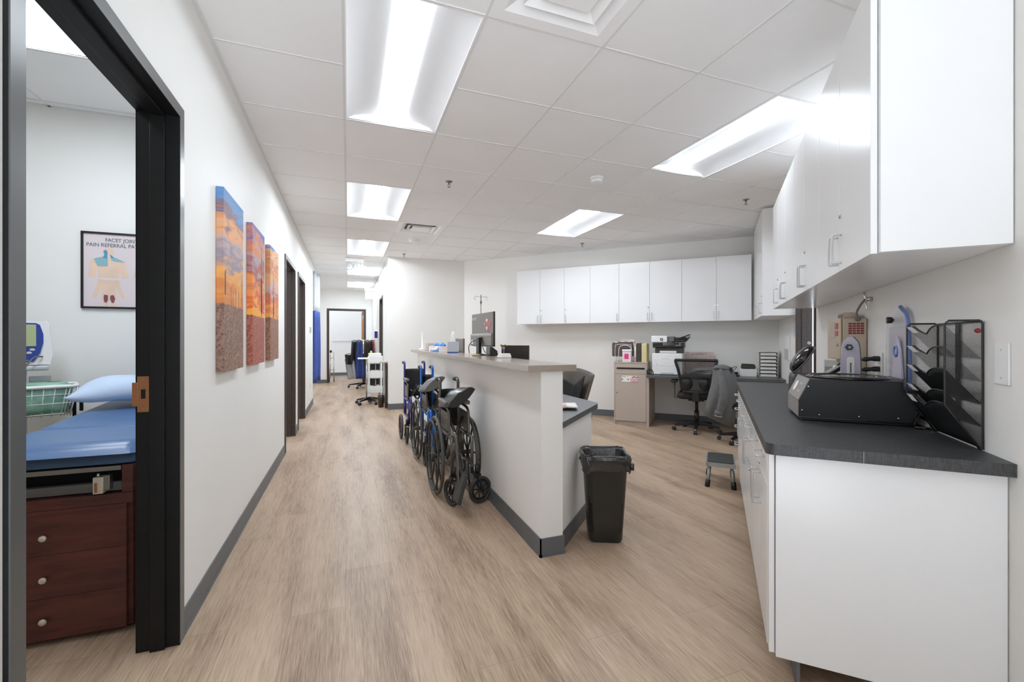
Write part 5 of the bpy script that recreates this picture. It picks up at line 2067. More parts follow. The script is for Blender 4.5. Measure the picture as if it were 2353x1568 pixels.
# black document rack standing against the wall
t = thing('mesh_file_rack', 'tall black wire-mesh file rack with five slanted pockets against the right wall', 'file rack', (TR - 0.004, 1.905, ZW + 0.0034), 0.0, R=True)
# local: x from 0 (wall) to -0.092 (front); y from 0 (near panel) to 0.315 (far); z 0..0.415
HR, XR, WR = 0.413, -0.092, 0.315
outline = [(0.0, 0.0), (0.0, HR - 0.01), (-0.008, HR), (XR + 0.010, HR), (XR, HR - 0.01), (XR, 0.138), (-0.006, 0.0)]
for y in (0.0, WR):
    c = MB()
    c.tube([(x, y, z) for x, z in outline], 0.0032, M['black'], 8, closed=True)
    sp_ = c.obj('side_wire', t)
    c = MB()
    vs = [c.bm.verts.new((x, y, z)) for x, z in outline]
    c._fin([c.bm.faces.new(vs)], M['meshm'])
    c.obj('side_mesh', sp_)
for k in range(5):
    zt_ = 0.400 - 0.0725 * k if k < 4 else 0.142
    drop = 0.110 if k < 4 else 0.138
    x1, z1 = -0.003, zt_ - drop
    if k == 4:
        z1 = 0.004
    N_ = 36

    def edge(y):
        # depth of the notch in the top edge, in metres down the slope
        d = 0.0
        a = (y - 0.055) / 0.185
        if 0 < a < 1:
            d = 0.052 * (a ** 1.6) if a < 0.80 else 0.052 * (0.8 ** 1.6) * max(0, (1 - a) / 0.2) ** 0.35
        return d
    slope = Vector((x1 - XR, 0, z1 - zt_))
    Ls = slope.length
    sd = slope / Ls

    def pf(u, v, zt_=zt_, sd=sd, Ls=Ls):
        y = u * WR
        d0 = edge(y)
        p = Vector((XR, y, zt_)) + sd * (d0 + (Ls - d0) * v)
        return p
    c = MB()
    c.sheet(pf, 40, 6, M['meshs'] if k < 2 else M['blackm'], 0.0012 if k >= 2 else 0)
    pk = c.obj('pocket', t)
    c = MB()
    c.tube([pf(u / 40, 0) for u in range(41)], 0.0026, M['black'], 6)
    c.obj('rim', pk)
    c = MB()
    # name tag at the far end, bent over the rim
    p0 = Vector((XR - 0.003, WR - 0.005, zt_))
    d_ = Vector((0, -0.052, 0))
    e_ = sd * 0.03
    vs = [p0, p0 + d_, p0 + d_ + e_ + Vector((-0.002, -0.012, 0)), p0 + e_ + Vector((-0.002, -0.012, 0))]
    for off in (0,):
        c._fin([c.bm.faces.new([c.bm.verts.new(v) for v in vs])], M['paper'])
    c.obj('name_tag', pk)
c = MB()
c.box(-0.005, -0.0005, 0.14, 0.165, 0.03, HR, M['black'])
c.tube([(-0.003, 0, HR - 0.003), (-0.003, WR, HR - 0.003)], 0.003, M['black'], 8)
c.obj('hanger', t)
c = MB()
c.lathe([(0.001, 0), (0.007, 0.002), (0.008, 0.008), (0.004, 0.012)], M['darkred'], 14, M=Matrix.Translation((-0.016, -0.004, HR - 0.03)) @ Matrix.Rotation(PI / 2, 4, 'X'))
top(c, 'red_push_pin', 'small red push pin at the top of the black mesh file rack', 'push pin', (TR - 0.004, 1.905, ZW), R=True)

# light switch plate (blank)
t = thing('switch_plate', 'white blank wall plate on the right wall beside the mesh rack', 'wall plate', (TR, 1.80, 1.137), 0.0, R=True)
c = MB()
c.box(-0.006, -0.0005, -0.038, 0.038, -0.062, 0.062, M['whitep'], bev=0.003)
c.obj('plate', t)
for z in (-0.042, 0.042):
    c = MB()
    c.cyl((-0.0055, 0, z), (-0.0068, 0, z), 0.003, M['lgrey'], 10)
    c.obj('screw', t)

# sharps cabinet on the wall
t = thing('sharps_cabinet', 'beige locked sharps disposal cabinet with red grille, fixed to the right wall', 'sharps cabinet', (TR, 3.10, 1.02), 0.0, R=True)
c = MB()
# local x: -0.115..0 ; y 0..0.33 ; z 0..0.32
c.box(-0.115, -0.003, 0.0, 0.33, 0.085, 0.315, M['beigem'], bev=0.006)
c.box(-0.085, -0.003, 0.012, 0.30, 0.0, 0.084, M['beigem'], bev=0.004)
c.obj('housing', t)
c = MB()
c.box(-0.127, -0.1155, 0.004, 0.326, 0.075, 0.318, M['beigem'], bev=0.006)
d = c.obj('door', t)
c = MB()
c.box(-0.1285, -0.1265, 0.13, 0.255, 0.20, 0.30, M['manila'], bev=0.001)
c.obj('window', d)
c = MB()
c.box(-0.129, -0.1275, 0.05, 0.11, 0.255, 0.29, M['red'])
c.box(-0.129, -0.1275, 0.05, 0.11, 0.215, 0.245, M['red'])
c.obj('warning_label', d)
c = MB()
c.cyl((-0.127, 0.06, 0.165), (-0.133, 0.06, 0.165), 0.011, M['chrome'], 16)
c.obj('lock', d)
c = MB()
for i in range(4):
    for j in range(5):
        x = -0.089 + i * 0.0185
        z = 0.225 + j * 0.0135
        c.box(x + 0.001, x + 0.0165, -0.0015, 0.0005, z, z + 0.0095, M['darkred'])
c.obj('red_grille', t)
c = MB()
c.prism([(-0.10, 0.316), (-0.10, 0.345), (-0.095, 0.352), (-0.05, 0.352), (-0.025, 0.34), (-0.008, 0.316)], 'y', 0.06, 0.19, M['beigem'], bev=0.003)
c.box(-0.1015, -0.0995, 0.07, 0.18, 0.322, 0.342, M['greyp'])
c.obj('hopper', t)
t = thing('wall_tap_hook', 'metal valve with a hanging chain high on the wall behind the beige cabinet', 'valve', (TR, 3.02, 1.435), 0.0, R=True)
c = MB()
c.cyl((0, 0, 0), (-0.03, 0, 0), 0.012, M['chrome'], 14)
c.tube(smooth_path([(-0.03, 0, 0.0), (-0.035, 0.0, 0.025), (-0.03, 0.01, 0.04)], 4), 0.006, M['chrome'], 8)
c.obj('valve_body', t)
c = MB()
c.tube(smooth_path([(-0.03, 0, 0.0), (-0.045, 0.03, -0.03), (-0.055, 0.06, -0.07), (-0.05, 0.055, -0.10)], 5), 0.0055, M['greyp'], 8)
c.tube(smooth_path([(-0.03, 0, 0.0), (-0.03, -0.015, -0.03), (-0.028, -0.015, -0.06)], 5), 0.004, M['chrome'], 8)
c.lathe([(0.001, -0.016), (0.012, -0.010), (0.016, 0), (0.012, 0.010), (0.001, 0.016)], M['greyp'], 16, c=(-0.05, 0.055, -0.105))
c.obj('chain', t)

# wall outlet with two black plugs
t = thing('wall_outlet', 'white double wall outlet behind the clear acrylic dispenser', 'outlet', (TR, 2.88, 1.085), 0.0, R=True)
c = MB()
c.box(-0.006, -0.0005, -0.036, 0.036, -0.06, 0.06, M['whitep'], bev=0.003)
c.obj('plate', t)
for k, z in enumerate((0.028, -0.026)):
    tt = thing('black_plug', ('upper' if k == 0 else 'lower') + ' black plug in the white wall outlet', 'plug', (TR - 0.0065, 2.88, 1.085 + z), 0.0, R=True)
    c = MB()
    c.tube([(0, 0, 0), (-0.02, 0, 0), (-0.035, 0, -0.001), (-0.06, 0, -0.004), (-0.075, 0, -0.006)], 0.01, M['black'], 12, rad=[0.014, 0.014, 0.010, 0.012, 0.006])
    c.obj('plug_body', tt)
    c = MB()
    zz = z
    c.tube(smooth_path([(-0.075, 0, -0.006), (-0.10, 0.01, -0.012), (-0.135, 0.03, -0.04 - (0.0 if k else 0.02)), (-0.16, 0.06, -0.10 - z), (-0.165, 0.08, -0.16 - z), (-0.16, 0.09, -0.215 - z)], 5), 0.004, M['black'], 8)
    c.obj('cord', tt)
t = thing('white_power_brick', 'small white power adapter hanging below the black plugs', 'power adapter', (0.60, 2.975, ZW), 0.0, R=True)
c = MB()
c.prism([(-0.022, 0.0), (0.022, 0.0), (0.016, 0.20), (0.008, 0.215), (-0.008, 0.215), (-0.016, 0.20)], 'y', -0.014, 0.014, M['whitep'], bev=0.004)
c.obj('case', t)

# clear acrylic dispensers


def acrylic(label, loc, w_, h_, big):
    t = thing('acrylic_dispenser', label, 'dispenser', loc, -PI / 2 if big else 0.0, None, R=True)
    # slab facing -y (towards the viewer along the wall); x = t
    c = MB()
    n = 14
    left, right = [], []
    for i in range(n + 1):
        v = i / n
        z = h_ * v
        bulge = w_ * 0.5 * (0.92 + 0.13 * math.sin(PI * min(1, v * 1.15)) - (0.06 if v < 0.12 else 0))
        if v > 0.84:
            a = (v - 0.84) / 0.16
            bulge *= math.sqrt(max(0.03, 1 - a * a * 0.92))
        left.append((-bulge, z))
        right.append((bulge, z))
    if big:
        # outer shell with flat clear sheet and blue right edge
        c.prism(left + right[::-1], 'y', -0.004, 0.002, M['acryl'])
        c.obj('clear_front', t)
        c = MB()
        c.tube([(x + 0.004, 0.0, z) for x, z in right], 0.008, M['acrylb'], 8)
        c.obj('blue_edge', t)
        c = MB()
        c.prism([(-w_ * 0.44, h_ * 0.03), (w_ * 0.30, h_ * 0.03), (w_ * 0.34, h_ * 0.62), (w_ * 0.36, h_ * 0.82), (-w_ * 0.46, h_ * 0.82)], 'y', 0.004, 0.012, mat('lavender_card', (206, 198, 202), 0.6, var=0.02), bev=0.003)
        c.obj('liner_card', t)
        c = MB()
        pr = [(0.12 * w_ - 0.050, h_ * 0.36), (0.12 * w_ + 0.072, h_ * 0.36), (0.12 * w_ + 0.045, h_ * 0.60), (0.12 * w_ + 0.028, h_ * 0.70), (0.12 * w_ + 0.006, h_ * 0.735), (0.12 * w_ - 0.016, h_ * 0.70), (0.12 * w_ - 0.030, h_ * 0.60)]
        c.prism(pr, 'y', -0.014, -0.005, M['lilac'], bev=0.003)
        cr_ = c.obj('cradle', t)
        c = MB()
        c.torus((0.12 * w_ + 0.004, -0.015, h_ * 0.60), (0, 1, 0), 0.022, 0.005, M['acrylb'], 24, 8)
        c.obj('finger_ring', cr_)
        c = MB()
        c.box(-w_ * 0.42, w_ * 0.38, -0.013, 0.012, h_ * 0.29, h_ * 0.36, M['smoke'], bev=0.004)
        c.obj('clip_base', t)
        c = MB()
        c.box(-w_ * 0.3, w_ * 0.5, -0.013, 0.012, 0.0, 0.014, M['whitep'], bev=0.002)
        c.obj('foot', t)
        kx, kz = -0.02, h_ * 0.885
    else:
        c.prism(left + right[::-1], 'y', -0.005, 0.004, M['lilac'], bev=0.003)
        c.obj('plate', t)
        c = MB()
        c.tube([(x * 1.0 + 0.002, 0.0, z) for x, z in right], 0.004, M['greyp'], 8)
        c.obj('edge', t)
        c = MB()
        c.prism([(x, z) for x, z in rrect(-0.016, 0.016, h_ * 0.32, h_ * 0.72, 0.014, 4)], 'y', -0.0075, -0.005, M['whitep'])
        c.box(-0.003, 0.003, -0.009, -0.007, h_ * 0.5, h_ * 0.64, M['greyp'])
        c.obj('insert', t)
        c = MB()
        for x in (-0.014, 0.006):
            c.cyl((x, -0.0045, 0.03), (x, -0.0075, 0.03), 0.004, M['black'], 10)
        c.obj('screws', t)
        kx, kz = -0.01, h_ * 0.855
    c = MB()
    c.cyl((kx, -0.006, kz), (kx, -0.034, kz), 0.007, M['steel'], 12)
    for k in range(6):
        a = k * PI / 3
        c.cyl((kx + 0.010 * math.cos(a), -0.014, kz + 0.010 * math.sin(a)), (kx + 0.010 * math.cos(a), -0.032, kz + 0.010 * math.sin(a)), 0.006, M['black'], 8)
    c.cyl((kx, -0.012, kz), (kx, -0.033, kz), 0.012, M['black'], 14)
    c.obj('knob', t)
    return t


acrylic('small lavender plastic dispenser with black knob standing in front of the beige sharps cabinet', (0.625, 2.80, ZW), 0.08, 0.372, False)
acrylic('large clear acrylic dispenser with a blue curved edge beside the mesh rack', (0.752, 2.585, ZW), 0.27, 0.505, True)

# black device with raised lid behind the centrifuge
t = thing('tabletop_centrifuge', 'glossy black rounded tabletop device with raised lid behind the large centrifuge', 'lab device', (0.47, 3.10, ZW), 0.0, R=True)
c = MB()
c.loft([[(x * s_, y * s_, z) for x, y in rrect(-0.07, 0.07, -0.10, 0.10, 0.03, 5)] for s_, z in ((0.92, 0), (1, 0.02), (1.0, 0.13), (0.94, 0.155), (0.8, 0.16))], M['black'])
c.obj('base', t)
c = MB()
RMx = Matrix.Translation((-0.055, 0.0, 0.165)) @ Matrix.Rotation(-0.95, 4, 'Y') @ Matrix.Scale(0.72, 4)
c.lathe([(0.125, 0.0), (0.13, 0.012), (0.12, 0.035), (0.09, 0.055), (0.04, 0.066), (0.001, 0.068)], M['blackg'], 30, sx=1, sy=1.0, M=RMx @ Matrix.Translation((0.125, 0, 0)))
ld = c.obj('raised_lid', t)
c = MB()
c.torus((0.125, 0, 0), (0, 0, 1), 0.127, 0.007, M['greyp'], 32, 8)
bmesh.ops.transform(c.bm, matrix=RMx, verts=c.bm.verts)
c.obj('lid_rim', ld)
t = thing('card_terminal', 'black tilted flat panel device with a white edge behind the large centrifuge', 'panel device', (0.565, 2.95, ZW), 0.0, R=True)
RM2 = Matrix.Translation((0.0, 0, 0.165)) @ Matrix.Rotation(-0.62, 4, 'Y') @ Matrix.Scale(0.8, 4)
c = MB()
c.box(-0.15, 0.13, -0.06, 0.06, 0.0, 0.022, M['blackg'], bev=0.008, M=RM2)
c.obj('panel', t)
c = MB()
c.box(-0.13, 0.15, -0.055, 0.055, -0.03, -0.004, M['whitep'], bev=0.004, M=RM2)
c.box(-0.03, 0.04, -0.03, 0.03, 0.0, 0.15, M['whitep'], bev=0.006)
c.obj('cradle', t)
c = MB()
c.tube(smooth_path([(0.02, 0.02, 0.19), (0.05, 0.03, 0.225), (0.08, 0.06, 0.235), (0.10, 0.10, 0.235)], 5), 0.005, M['greyp'], 8)
c.obj('cable', t)
c = MB()
c.box(-0.05, 0.04, -0.06, 0.06, 0, 0.225, M['whitep'], bev=0.006)
c.box(-0.045, 0.035, -0.0615, -0.06, 0.10, 0.18, M['lgrey'])
top(c, 'white_wipe_box', 'white upright box beside the beige sharps cabinet on the worktop', 'box', (0.70, 3.62, ZW), R=True)

# ------------------------------------------------------------------ on the reception ledge
ZL = 1.071
mx_, my_ = 1.212, 4.06
t = thing('desktop_monitor', 'tall grey-backed computer monitor with pink heart stickers, seen from behind on the ledge', 'monitor', (mx_, my_, ZL), 0.0)
ang = math.atan2(1.238 - 1.19, 3.79 - 4.33)     # direction far -> near
# local x runs from far (-) to near (+), local y = towards the staff side
t.rotation_euler[2] = math.atan2(3.79 - 4.33, 1.238 - 1.19)
c = MB()
c.box(-0.273, 0.273, 0.0, 0.012, 0.082, 0.402, M['black'], bev=0.002)
c.obj('screen', t)
c = MB()
c.box(-0.272, 0.272, -0.010, -0.0005, 0.205, 0.400, M['monback'], bev=0.003)
c.box(-0.272, 0.272, -0.026, -0.0005, 0.086, 0.206, M['monback'], bev=0.008)
bkp = c.obj('back_shell', t)
c = MB()
c.box(-0.27, 0.27, -0.0275, -0.020, 0.178, 0.200, M['steel'], bev=0.003)
c.obj('glossy_band', bkp)
lettering('lettering', 'acer', 0.046, M['lgrey'], bkp, (-0.25, -0.0108, 0.342), (PI / 2, 0, 0), align='LEFT', sx=1.5)


def heart(mb, x, z, s_, m, y=-0.0125):
    P = []
    for k in range(24):
        a = 2 * PI * k / 24
        P.append((x + s_ * 16 * math.sin(a) ** 3 / 16 * 1.15, z + s_ * (13 * math.cos(a) - 5 * math.cos(2 * a) - 2 * math.cos(3 * a) - math.cos(4 * a)) / 16))
    mb.prism(P, 'y', y, y + 0.002, m)


for x, z, s_, m_ in ((0.13, 0.325, 0.023, mat('pale_pink', (240, 170, 175), 0.5)), (0.20, 0.288, 0.026, mat('coral_red', (232, 66, 66), 0.4)), (0.13, 0.252, 0.023, mat('soft_pink', (240, 165, 185), 0.5)), (0.075, 0.297, 0.012, mat('rose_pink', (236, 150, 150), 0.5)), (0.175, 0.222, 0.011, mat('deep_coral', (190, 70, 70), 0.5))):
    c = MB()
    heart(c, x, z, s_, m_)
    c.obj('heart_sticker', bkp)
c = MB()
c.box(-0.24, -0.20, -0.0275, -0.026, 0.105, 0.145, M['paper'])
c.obj('barcode_label', bkp)
c = MB()
c.box(-0.035, 0.035, -0.055, -0.027, 0.012, 0.165, M['black'], bev=0.004)
c.box(-0.05, 0.05, -0.04, -0.026, 0.12, 0.17, M['black'], bev=0.004)
c.obj('stand_neck', t)
c = MB()
c.lathe([(0.11, 0.0), (0.112, 0.004), (0.105, 0.009), (0.02, 0.012)], M['blackg'], 36, c=(0.02, -0.01, 0.0005), sx=1.15, sy=0.9)
c.obj('stand_base', t)
c = MB()
c.tube(smooth_path([(-0.06, -0.03, 0.14), (-0.12, -0.06, 0.13), (-0.17, -0.08, 0.08), (-0.13, -0.09, 0.02), (-0.10, -0.10, 0.0145)], 6), 0.004, M['black'], 8)
c.tube(smooth_path([(0.06, -0.03, 0.14), (0.09, -0.045, 0.10), (0.17, -0.06, 0.055), (0.24, -0.07, 0.03)], 6), 0.0045, M['black'], 8)
c.tube(smooth_path([(-0.02, -0.06, 0.018), (0.10, -0.05, 0.014), (0.20, -0.05, 0.008), (0.30, -0.03, 0.006), (0.42, 0.0, 0.005)], 6), 0.004, M['black'], 8)
c.obj('cables', t)
t = thing('desk_telephone', 'dark desk telephone behind the monitor stand on the ledge', 'telephone', (1.165, 3.74, ZL), math.radians(-80))
t.scale = (0.62, 0.62, 0.75)
c = MB()
c.prism([(0.0, 0.0), (0.15, 0.0), (0.13, 0.035), (0.02, 0.11), (0.0, 0.11)], 'x', -0.06, 0.06, M['monback2'], bev=0.004)
c.obj('body', t)
c = MB()
c.box(-0.065, -0.035, 0.03, 0.14, 0.09, 0.115, M['black'], bev=0.008, M=Matrix.Translation((0, 0.0, 0.03)) @ Matrix.Rotation(-0.55, 4, 'X'))
c.obj('handset', t)
c = MB()
c.lathe([(0.001, 0), (0.028, 0.001), (0.03, 0.012), (0.001, 0.02)], mat('tan_dish', (190, 172, 120), 0.4), 18, sx=1.3)
top(c, 'bell_dish', 'small tan dish beside the monitor stand', 'dish', (1.075, 3.80, ZL))

# tissue box
t = thing('tissue_box', 'square silver tissue box with a blue base and white tissue sticking up', 'tissue box', (1.115, 4.90, ZL), math.radians(-20))
c = MB()
c.box(-0.058, 0.058, -0.058, 0.058, 0.010, 0.125, M['silverp'], bev=0.002)
c.box(-0.0585, 0.0585, -0.0585, 0.0585, 0.0, 0.013, M['bluecd'], bev=0.001)
c.obj('carton', t)
c = MB()
c.loft([[(x * s_, y * s_ * 0.6 + 0.004 * math.sin(z * 60), z) for x, y in rrect(-0.034, 0.034, -0.022, 0.022, 0.015, 3)] for s_, z in ((0.9, 0.125), (0.75, 0.15), (0.62, 0.19), (0.5, 0.225), (0.15, 0.24))], M['paper'])
c.obj('tissue', t)
# glove boxes
t = thing('glove_box', 'white and blue box of blue disposable gloves lying next to the tissue box', 'glove box', (1.055, 5.40, ZL), math.radians(-75))
c = MB()
c.box(-0.17, 0.11, -0.06, 0.06, 0, 0.072, mat('pinkish_white_card', (236, 226, 222), 0.6), bev=0.002)
c.obj('carton', t)
c = MB()
P = [(-0.12, 0.003), (0.109, 0.003), (0.109, 0.062), (0.085, 0.044), (0.04, 0.028), (-0.02, 0.022), (-0.12, 0.026)]
c.prism(P, 'y', -0.0615, -0.0600, mat('glovebox_blue', (70, 118, 180), 0.5))
c.obj('printed_swoosh', t)
ink_marks(M['paper'], t, -0.105, -0.0618, 0.008, 0.05, 0.010, 6)
ink_marks(M['inkb'], t, -0.11, -0.0603, 0.055, 0.11, 0.006, 16)
random.seed(11)
for k, (x, y) in enumerate(((-0.06, 0.0), (0.07, 0.01))):
    c = MB()
    c.loft([[((0.035 + 0.012 * math.sin(3 * a_ + z * 90)) * s_ * math.cos(a_) + x, (0.028 + 0.008 * math.sin(2 * a_)) * s_ * math.sin(a_) + y, z + 0.006 * math.sin(4 * a_)) for a_ in [2 * PI * q / 20 for q in range(20)]] for s_, z in ((0.9, 0.0725), (1.25, 0.080), (1.1, 0.092), (0.6, 0.103), (0.1, 0.106))], M['glove'])
    for v_ in c.bm.verts:
        v_.co += Vector((random.uniform(-.004, .004), random.uniform(-.004, .004), random.uniform(-.003, .005)))
    c.obj('glove_tuft', t)
c = MB()
c.box(-0.07, 0.07, -0.10, 0.08, 0, 0.105, M['manila'], bev=0.003)
top(c, 'small_carton', 'small tan carton at the far end of the ledge behind the glove box', 'box', (1.12, 6.30, ZL))
c = MB()
c.lathe([(0.05, 0), (0.052, 0.004), (0.05, 0.02), (0.018, 0.03), (0.016, 0.25), (0.02, 0.26), (0.001, 0.262)], M['whitep'], 20)
top(c, 'white_holder', 'slim white upright holder at the far end of the ledge', 'holder', (1.06, 6.72, ZL))

# figurine on white base
t = thing('award_figurine', 'small flower figurine on a white faceted base on the ledge', 'figurine', (1.155, 3.28, ZL), 0.2)
c = MB()
c.loft([[(x * s_, y * s_, z) for x, y in rrect(-0.046, 0.046, -0.04, 0.04, 0.006, 1)] for s_, z in ((0.92, 0), (1.0, 0.008), (0.85, 0.034), (0.80, 0.036))], M['whitep'], sm=False)
c.obj('base', t)
c = MB()
c.cyl((-0.004, 0, 0.036), (-0.004, 0, 0.055), 0.003, M['steel'], 8)
c.obj('stem', t)
c = MB()
c.lathe([(0.003, 0.05), (0.008, 0.058), (0.010, 0.068), (0.005, 0.078)], mat('cobalt', (70, 80, 170), 0.4), 14, c=(-0.004, 0, 0))
c.lathe([(0.004, 0.07), (0.012, 0.078), (0.010, 0.088), (0.003, 0.092)], mat('golden', (200, 165, 60), 0.4), 14, c=(-0.006, 0, 0))
c.obj('body', t)
for k in range(9):
    c = MB()
    a = 2 * PI * k / 9
    c.lathe([(0.001, -0.004), (0.009, 0), (0.001, 0.004)], mat('petal_%d' % k, (110, 70, 66), 0.6), 10, c=(-0.004 + 0.022 * math.cos(a), 0.014 * math.sin(a), 0.098 + 0.004 * math.sin(3 * a)), sx=1.4)
    c.obj('petal', t)

# screens standing on the desk behind the half wall
def screen(label, a, b, ztop, zbot, m):
    """a, b: world (x, y) of near and far bottom corners"""
    d = Vector((b[0] - a[0], b[1] - a[1]))
    L_ = d.length
    t = thing('computer_screen', label, 'monitor', ((a[0] + b[0]) / 2, (a[1] + b[1]) / 2, 0.745), math.atan2(d.y, d.x))
    c = MB()
    c.box(-L_ / 2, L_ / 2, -0.012, 0.012, zbot - 0.745, ztop - 0.745, m, bev=0.003)
    c.obj('panel', t)
    c = MB()
    c.box(-0.03, 0.03, 0.013, 0.03, 0.01, (zbot + ztop) / 2 - 0.745, M['black'], bev=0.003)
    c.obj('neck', t)
    c = MB()
    c.box(-0.11, 0.11, -0.07, 0.10, 0, 0.01, M['black'], bev=0.003)
    c.obj('foot', t)
    return t


screen('dark computer screen behind the ledge just beyond the flower figurine', (1.50, 3.60), (1.31, 3.78), 1.166, 0.85, M['monback2'])
screen('narrow grey-backed computer screen behind the tissue box, seen obliquely', (1.345, 5.32), (1.29, 5.58), 1.236, 0.93, M['monback'])

# magazines on the reception desk
t0_ = None
for k, (x, y, a, cc, lb) in enumerate(((1.335, 2.95, 0.5, (238, 120, 70), 'orange-covered magazine at the bottom of the small pile on the reception desk'),
                                       (1.32, 2.80, 0.9, (232, 226, 220), 'white patterned magazine in the middle of the pile on the reception desk'),
                                       (1.35, 2.73, 1.15, (214, 70, 66), 'red-edged magazine on top of the pile on the reception desk'))):
    c = MB()
    c.box(-0.10, 0.10, -0.13, 0.13, 0, 0.006, M['paper'], bev=0.001)
    c.box(-0.1, 0.1, -0.13, 0.13, 0.006, 0.007, mat('cover_%d' % k, cc, 0.3, scale=25, c2=(240, 225, 215) if k else (190, 140, 120)))
    if k == 2:
        c.box(-0.095, 0.095, -0.125, -0.06, 0.007, 0.0076, M['paper'])
    top(c, 'magazine', lb, 'magazine', (x, y, 0.7455 + 0.0078 * k), rz=a)

# IV pole in the corner behind reception
t = thing('iv_pole', 'thin chrome drip stand with hooked crossbar in the corner behind the monitor', 'drip stand', (2.0, 6.8, 0), 0.35)
c = MB()
c.cyl((0, 0, 0.08), (0, 0, 1.945), 0.008, M['chrome'], 12)
c.cyl((0, 0, 0.08), (0, 0, 1.2), 0.012, M['chrome'], 12)
c.obj('pole', t)
c = MB()
c.tube([(-0.12, 0, 1.915), (0.12, 0, 1.915)], 0.004, M['chrome'], 8)
for sg in (-1, 1):
    c.tube(smooth_path([(sg * 0.12, 0, 1.915), (sg * 0.135, 0, 1.89), (sg * 0.12, 0, 1.865), (sg * 0.105, 0, 1.88)], 4), 0.004, M['chrome'], 8)
c.obj('crossbar', t)
c = MB()
c.lathe([(0.008, 1.80), (0.016, 1.81), (0.016, 1.84), (0.008, 1.85)], M['greyp'], 14)
c.obj('collar', t)
star_base(t, M['black'], r=0.26, a0=0.2)

# ------------------------------------------------------------------ far corridor
# exit signs


def exit_sign(label, loc, rz, mount):
    t = thing('exit_sign', label, 'exit sign', loc, rz)
    c = MB()
    c.box(-0.155, 0.155, -0.03, 0.03, -0.075, -0.012, M['fixt'], bev=0.004)
    if mount == 'ceiling':
        c.box(-0.08, 0.08, -0.04, 0.04, -0.0115, 0.0, M['fixt'], bev=0.002)
    else:
        c.box(0.155, 0.17, -0.05, 0.05, -0.14, 0.0, M['fixt'], bev=0.003)
    c.obj('housing', t)
    c = MB()
    c.box(-0.14, 0.145, -0.004, 0.002, -0.245, -0.075, M['acryl'] if mount == 'ceiling' else M['whitep'])
    pn = c.obj('panel', t)
    lettering('lettering', 'EXIT', 0.195 if mount == 'ceiling' else 0.17, M['exitg'], pn, (0.0, -0.005, -0.225), (PI / 2, 0, 0), sx=0.72)
    return t


exit_sign('clear-panel exit sign hanging from the corridor ceiling', (0.115, 8.3, CE), 0, 'ceiling')
exit_sign('white exit sign fixed to the right wall farther down the corridor', (XH - 0.172, 10.2, 2.375), 0, 'wall')

# curtain and its track
t = thing('privacy_curtain', 'blue privacy curtain with pale net top hanging past the left corridor wall', 'curtain', (-0.66, 9.75, 0.36))
c = MB()


def cf(u, v, top_=False):
    y = u * 0.75
    return (0.045 * math.sin(u * 26) + 0.02 * math.sin(u * 9 + v * 2) + 0.10 * u * 0 + 0.0 + 0.06 * u, y, v * 1.46)


c.sheet(cf, 60, 10, M['curtain'], 0.004)
c.obj('cloth', t)
c = MB()
c.sheet(lambda u, v: (0.045 * math.sin(u * 26) + 0.02 * math.sin(u * 9 + 2) + 0.06 * u, u * 0.75, 1.46 + v * 0.80), 60, 6, M['gown'], 0.003)
c.obj('net_top', t)
c = MB()
c.box(-0.012, 0.012, -0.4, 2.2, 2.26, CE - 0.36 - 0.004, M['fixt'])
c.obj('track', t)

# thermostat and outlet on the left wall end
for nm, lb, y, z, h_ in (('thermostat', 'white wall thermostat on the left wall before the blue curtain', 8.62, 1.40, 0.11), ('wall_socket', 'white outlet low on the left wall before the blue curtain', 8.70, 0.40, 0.12)):
    t = thing(nm, lb, 'thermostat' if nm == 'thermostat' else 'outlet', (XW, y, z))
    c = MB()
    c.box(0.0005, 0.022 if nm == 'thermostat' else 0.007, -0.04, 0.04, -h_ / 2, h_ / 2, M['lgrey'] if nm == 'thermostat' else M['whitep'], bev=0.003)
    c.obj('cover', t)
    c = MB()
    c.box(0.022 if nm == 'thermostat' else 0.007, 0.023 if nm == 'thermostat' else 0.009, -0.022, 0.022, -h_ / 4, h_ / 4, M['greyp'] if nm == 'thermostat' else M['lgrey'])
    c.obj('face', t)
# soap dispenser on the right corridor wall
t = thing('soap_dispenser', 'white and navy wall dispenser on the right corridor wall', 'dispenser', (XH, 10.75, 1.33))
c = MB()
c.box(-0.10, -0.001, -0.06, 0.06, -0.06, 0.12, M['whitep'], bev=0.012)
c.obj('body', t)
c = MB()
c.box(-0.09, -0.02, -0.066, -0.0605, -0.055, 0.10, M['navyfr'], bev=0.004)
c.obj('side_panel', t)

# mobile rack with radiation aprons
t = thing('apron_rack', 'mobile black star-base rack holding the hanging aprons', 'garment rack', (0.38, 12.1, 0))
star_base(t, M['black'], r=0.36, a0=0.5)
c = MB()
c.cyl((0, 0, 0.1), (0, 0, 1.22), 0.018, M['chrome'], 14)
c.obj('pole', t)
c = MB()
c.tube([(-0.30, 0, 1.22), (0.30, 0, 1.22)], 0.012, M['chrome'], 10)
for k in range(6):
    c.tube([(-0.27 + k * 0.108, 0, 1.22), (-0.27 + k * 0.108, -0.10, 1.215)], 0.007, M['chrome'], 8)
c.obj('hanger_bar', t)


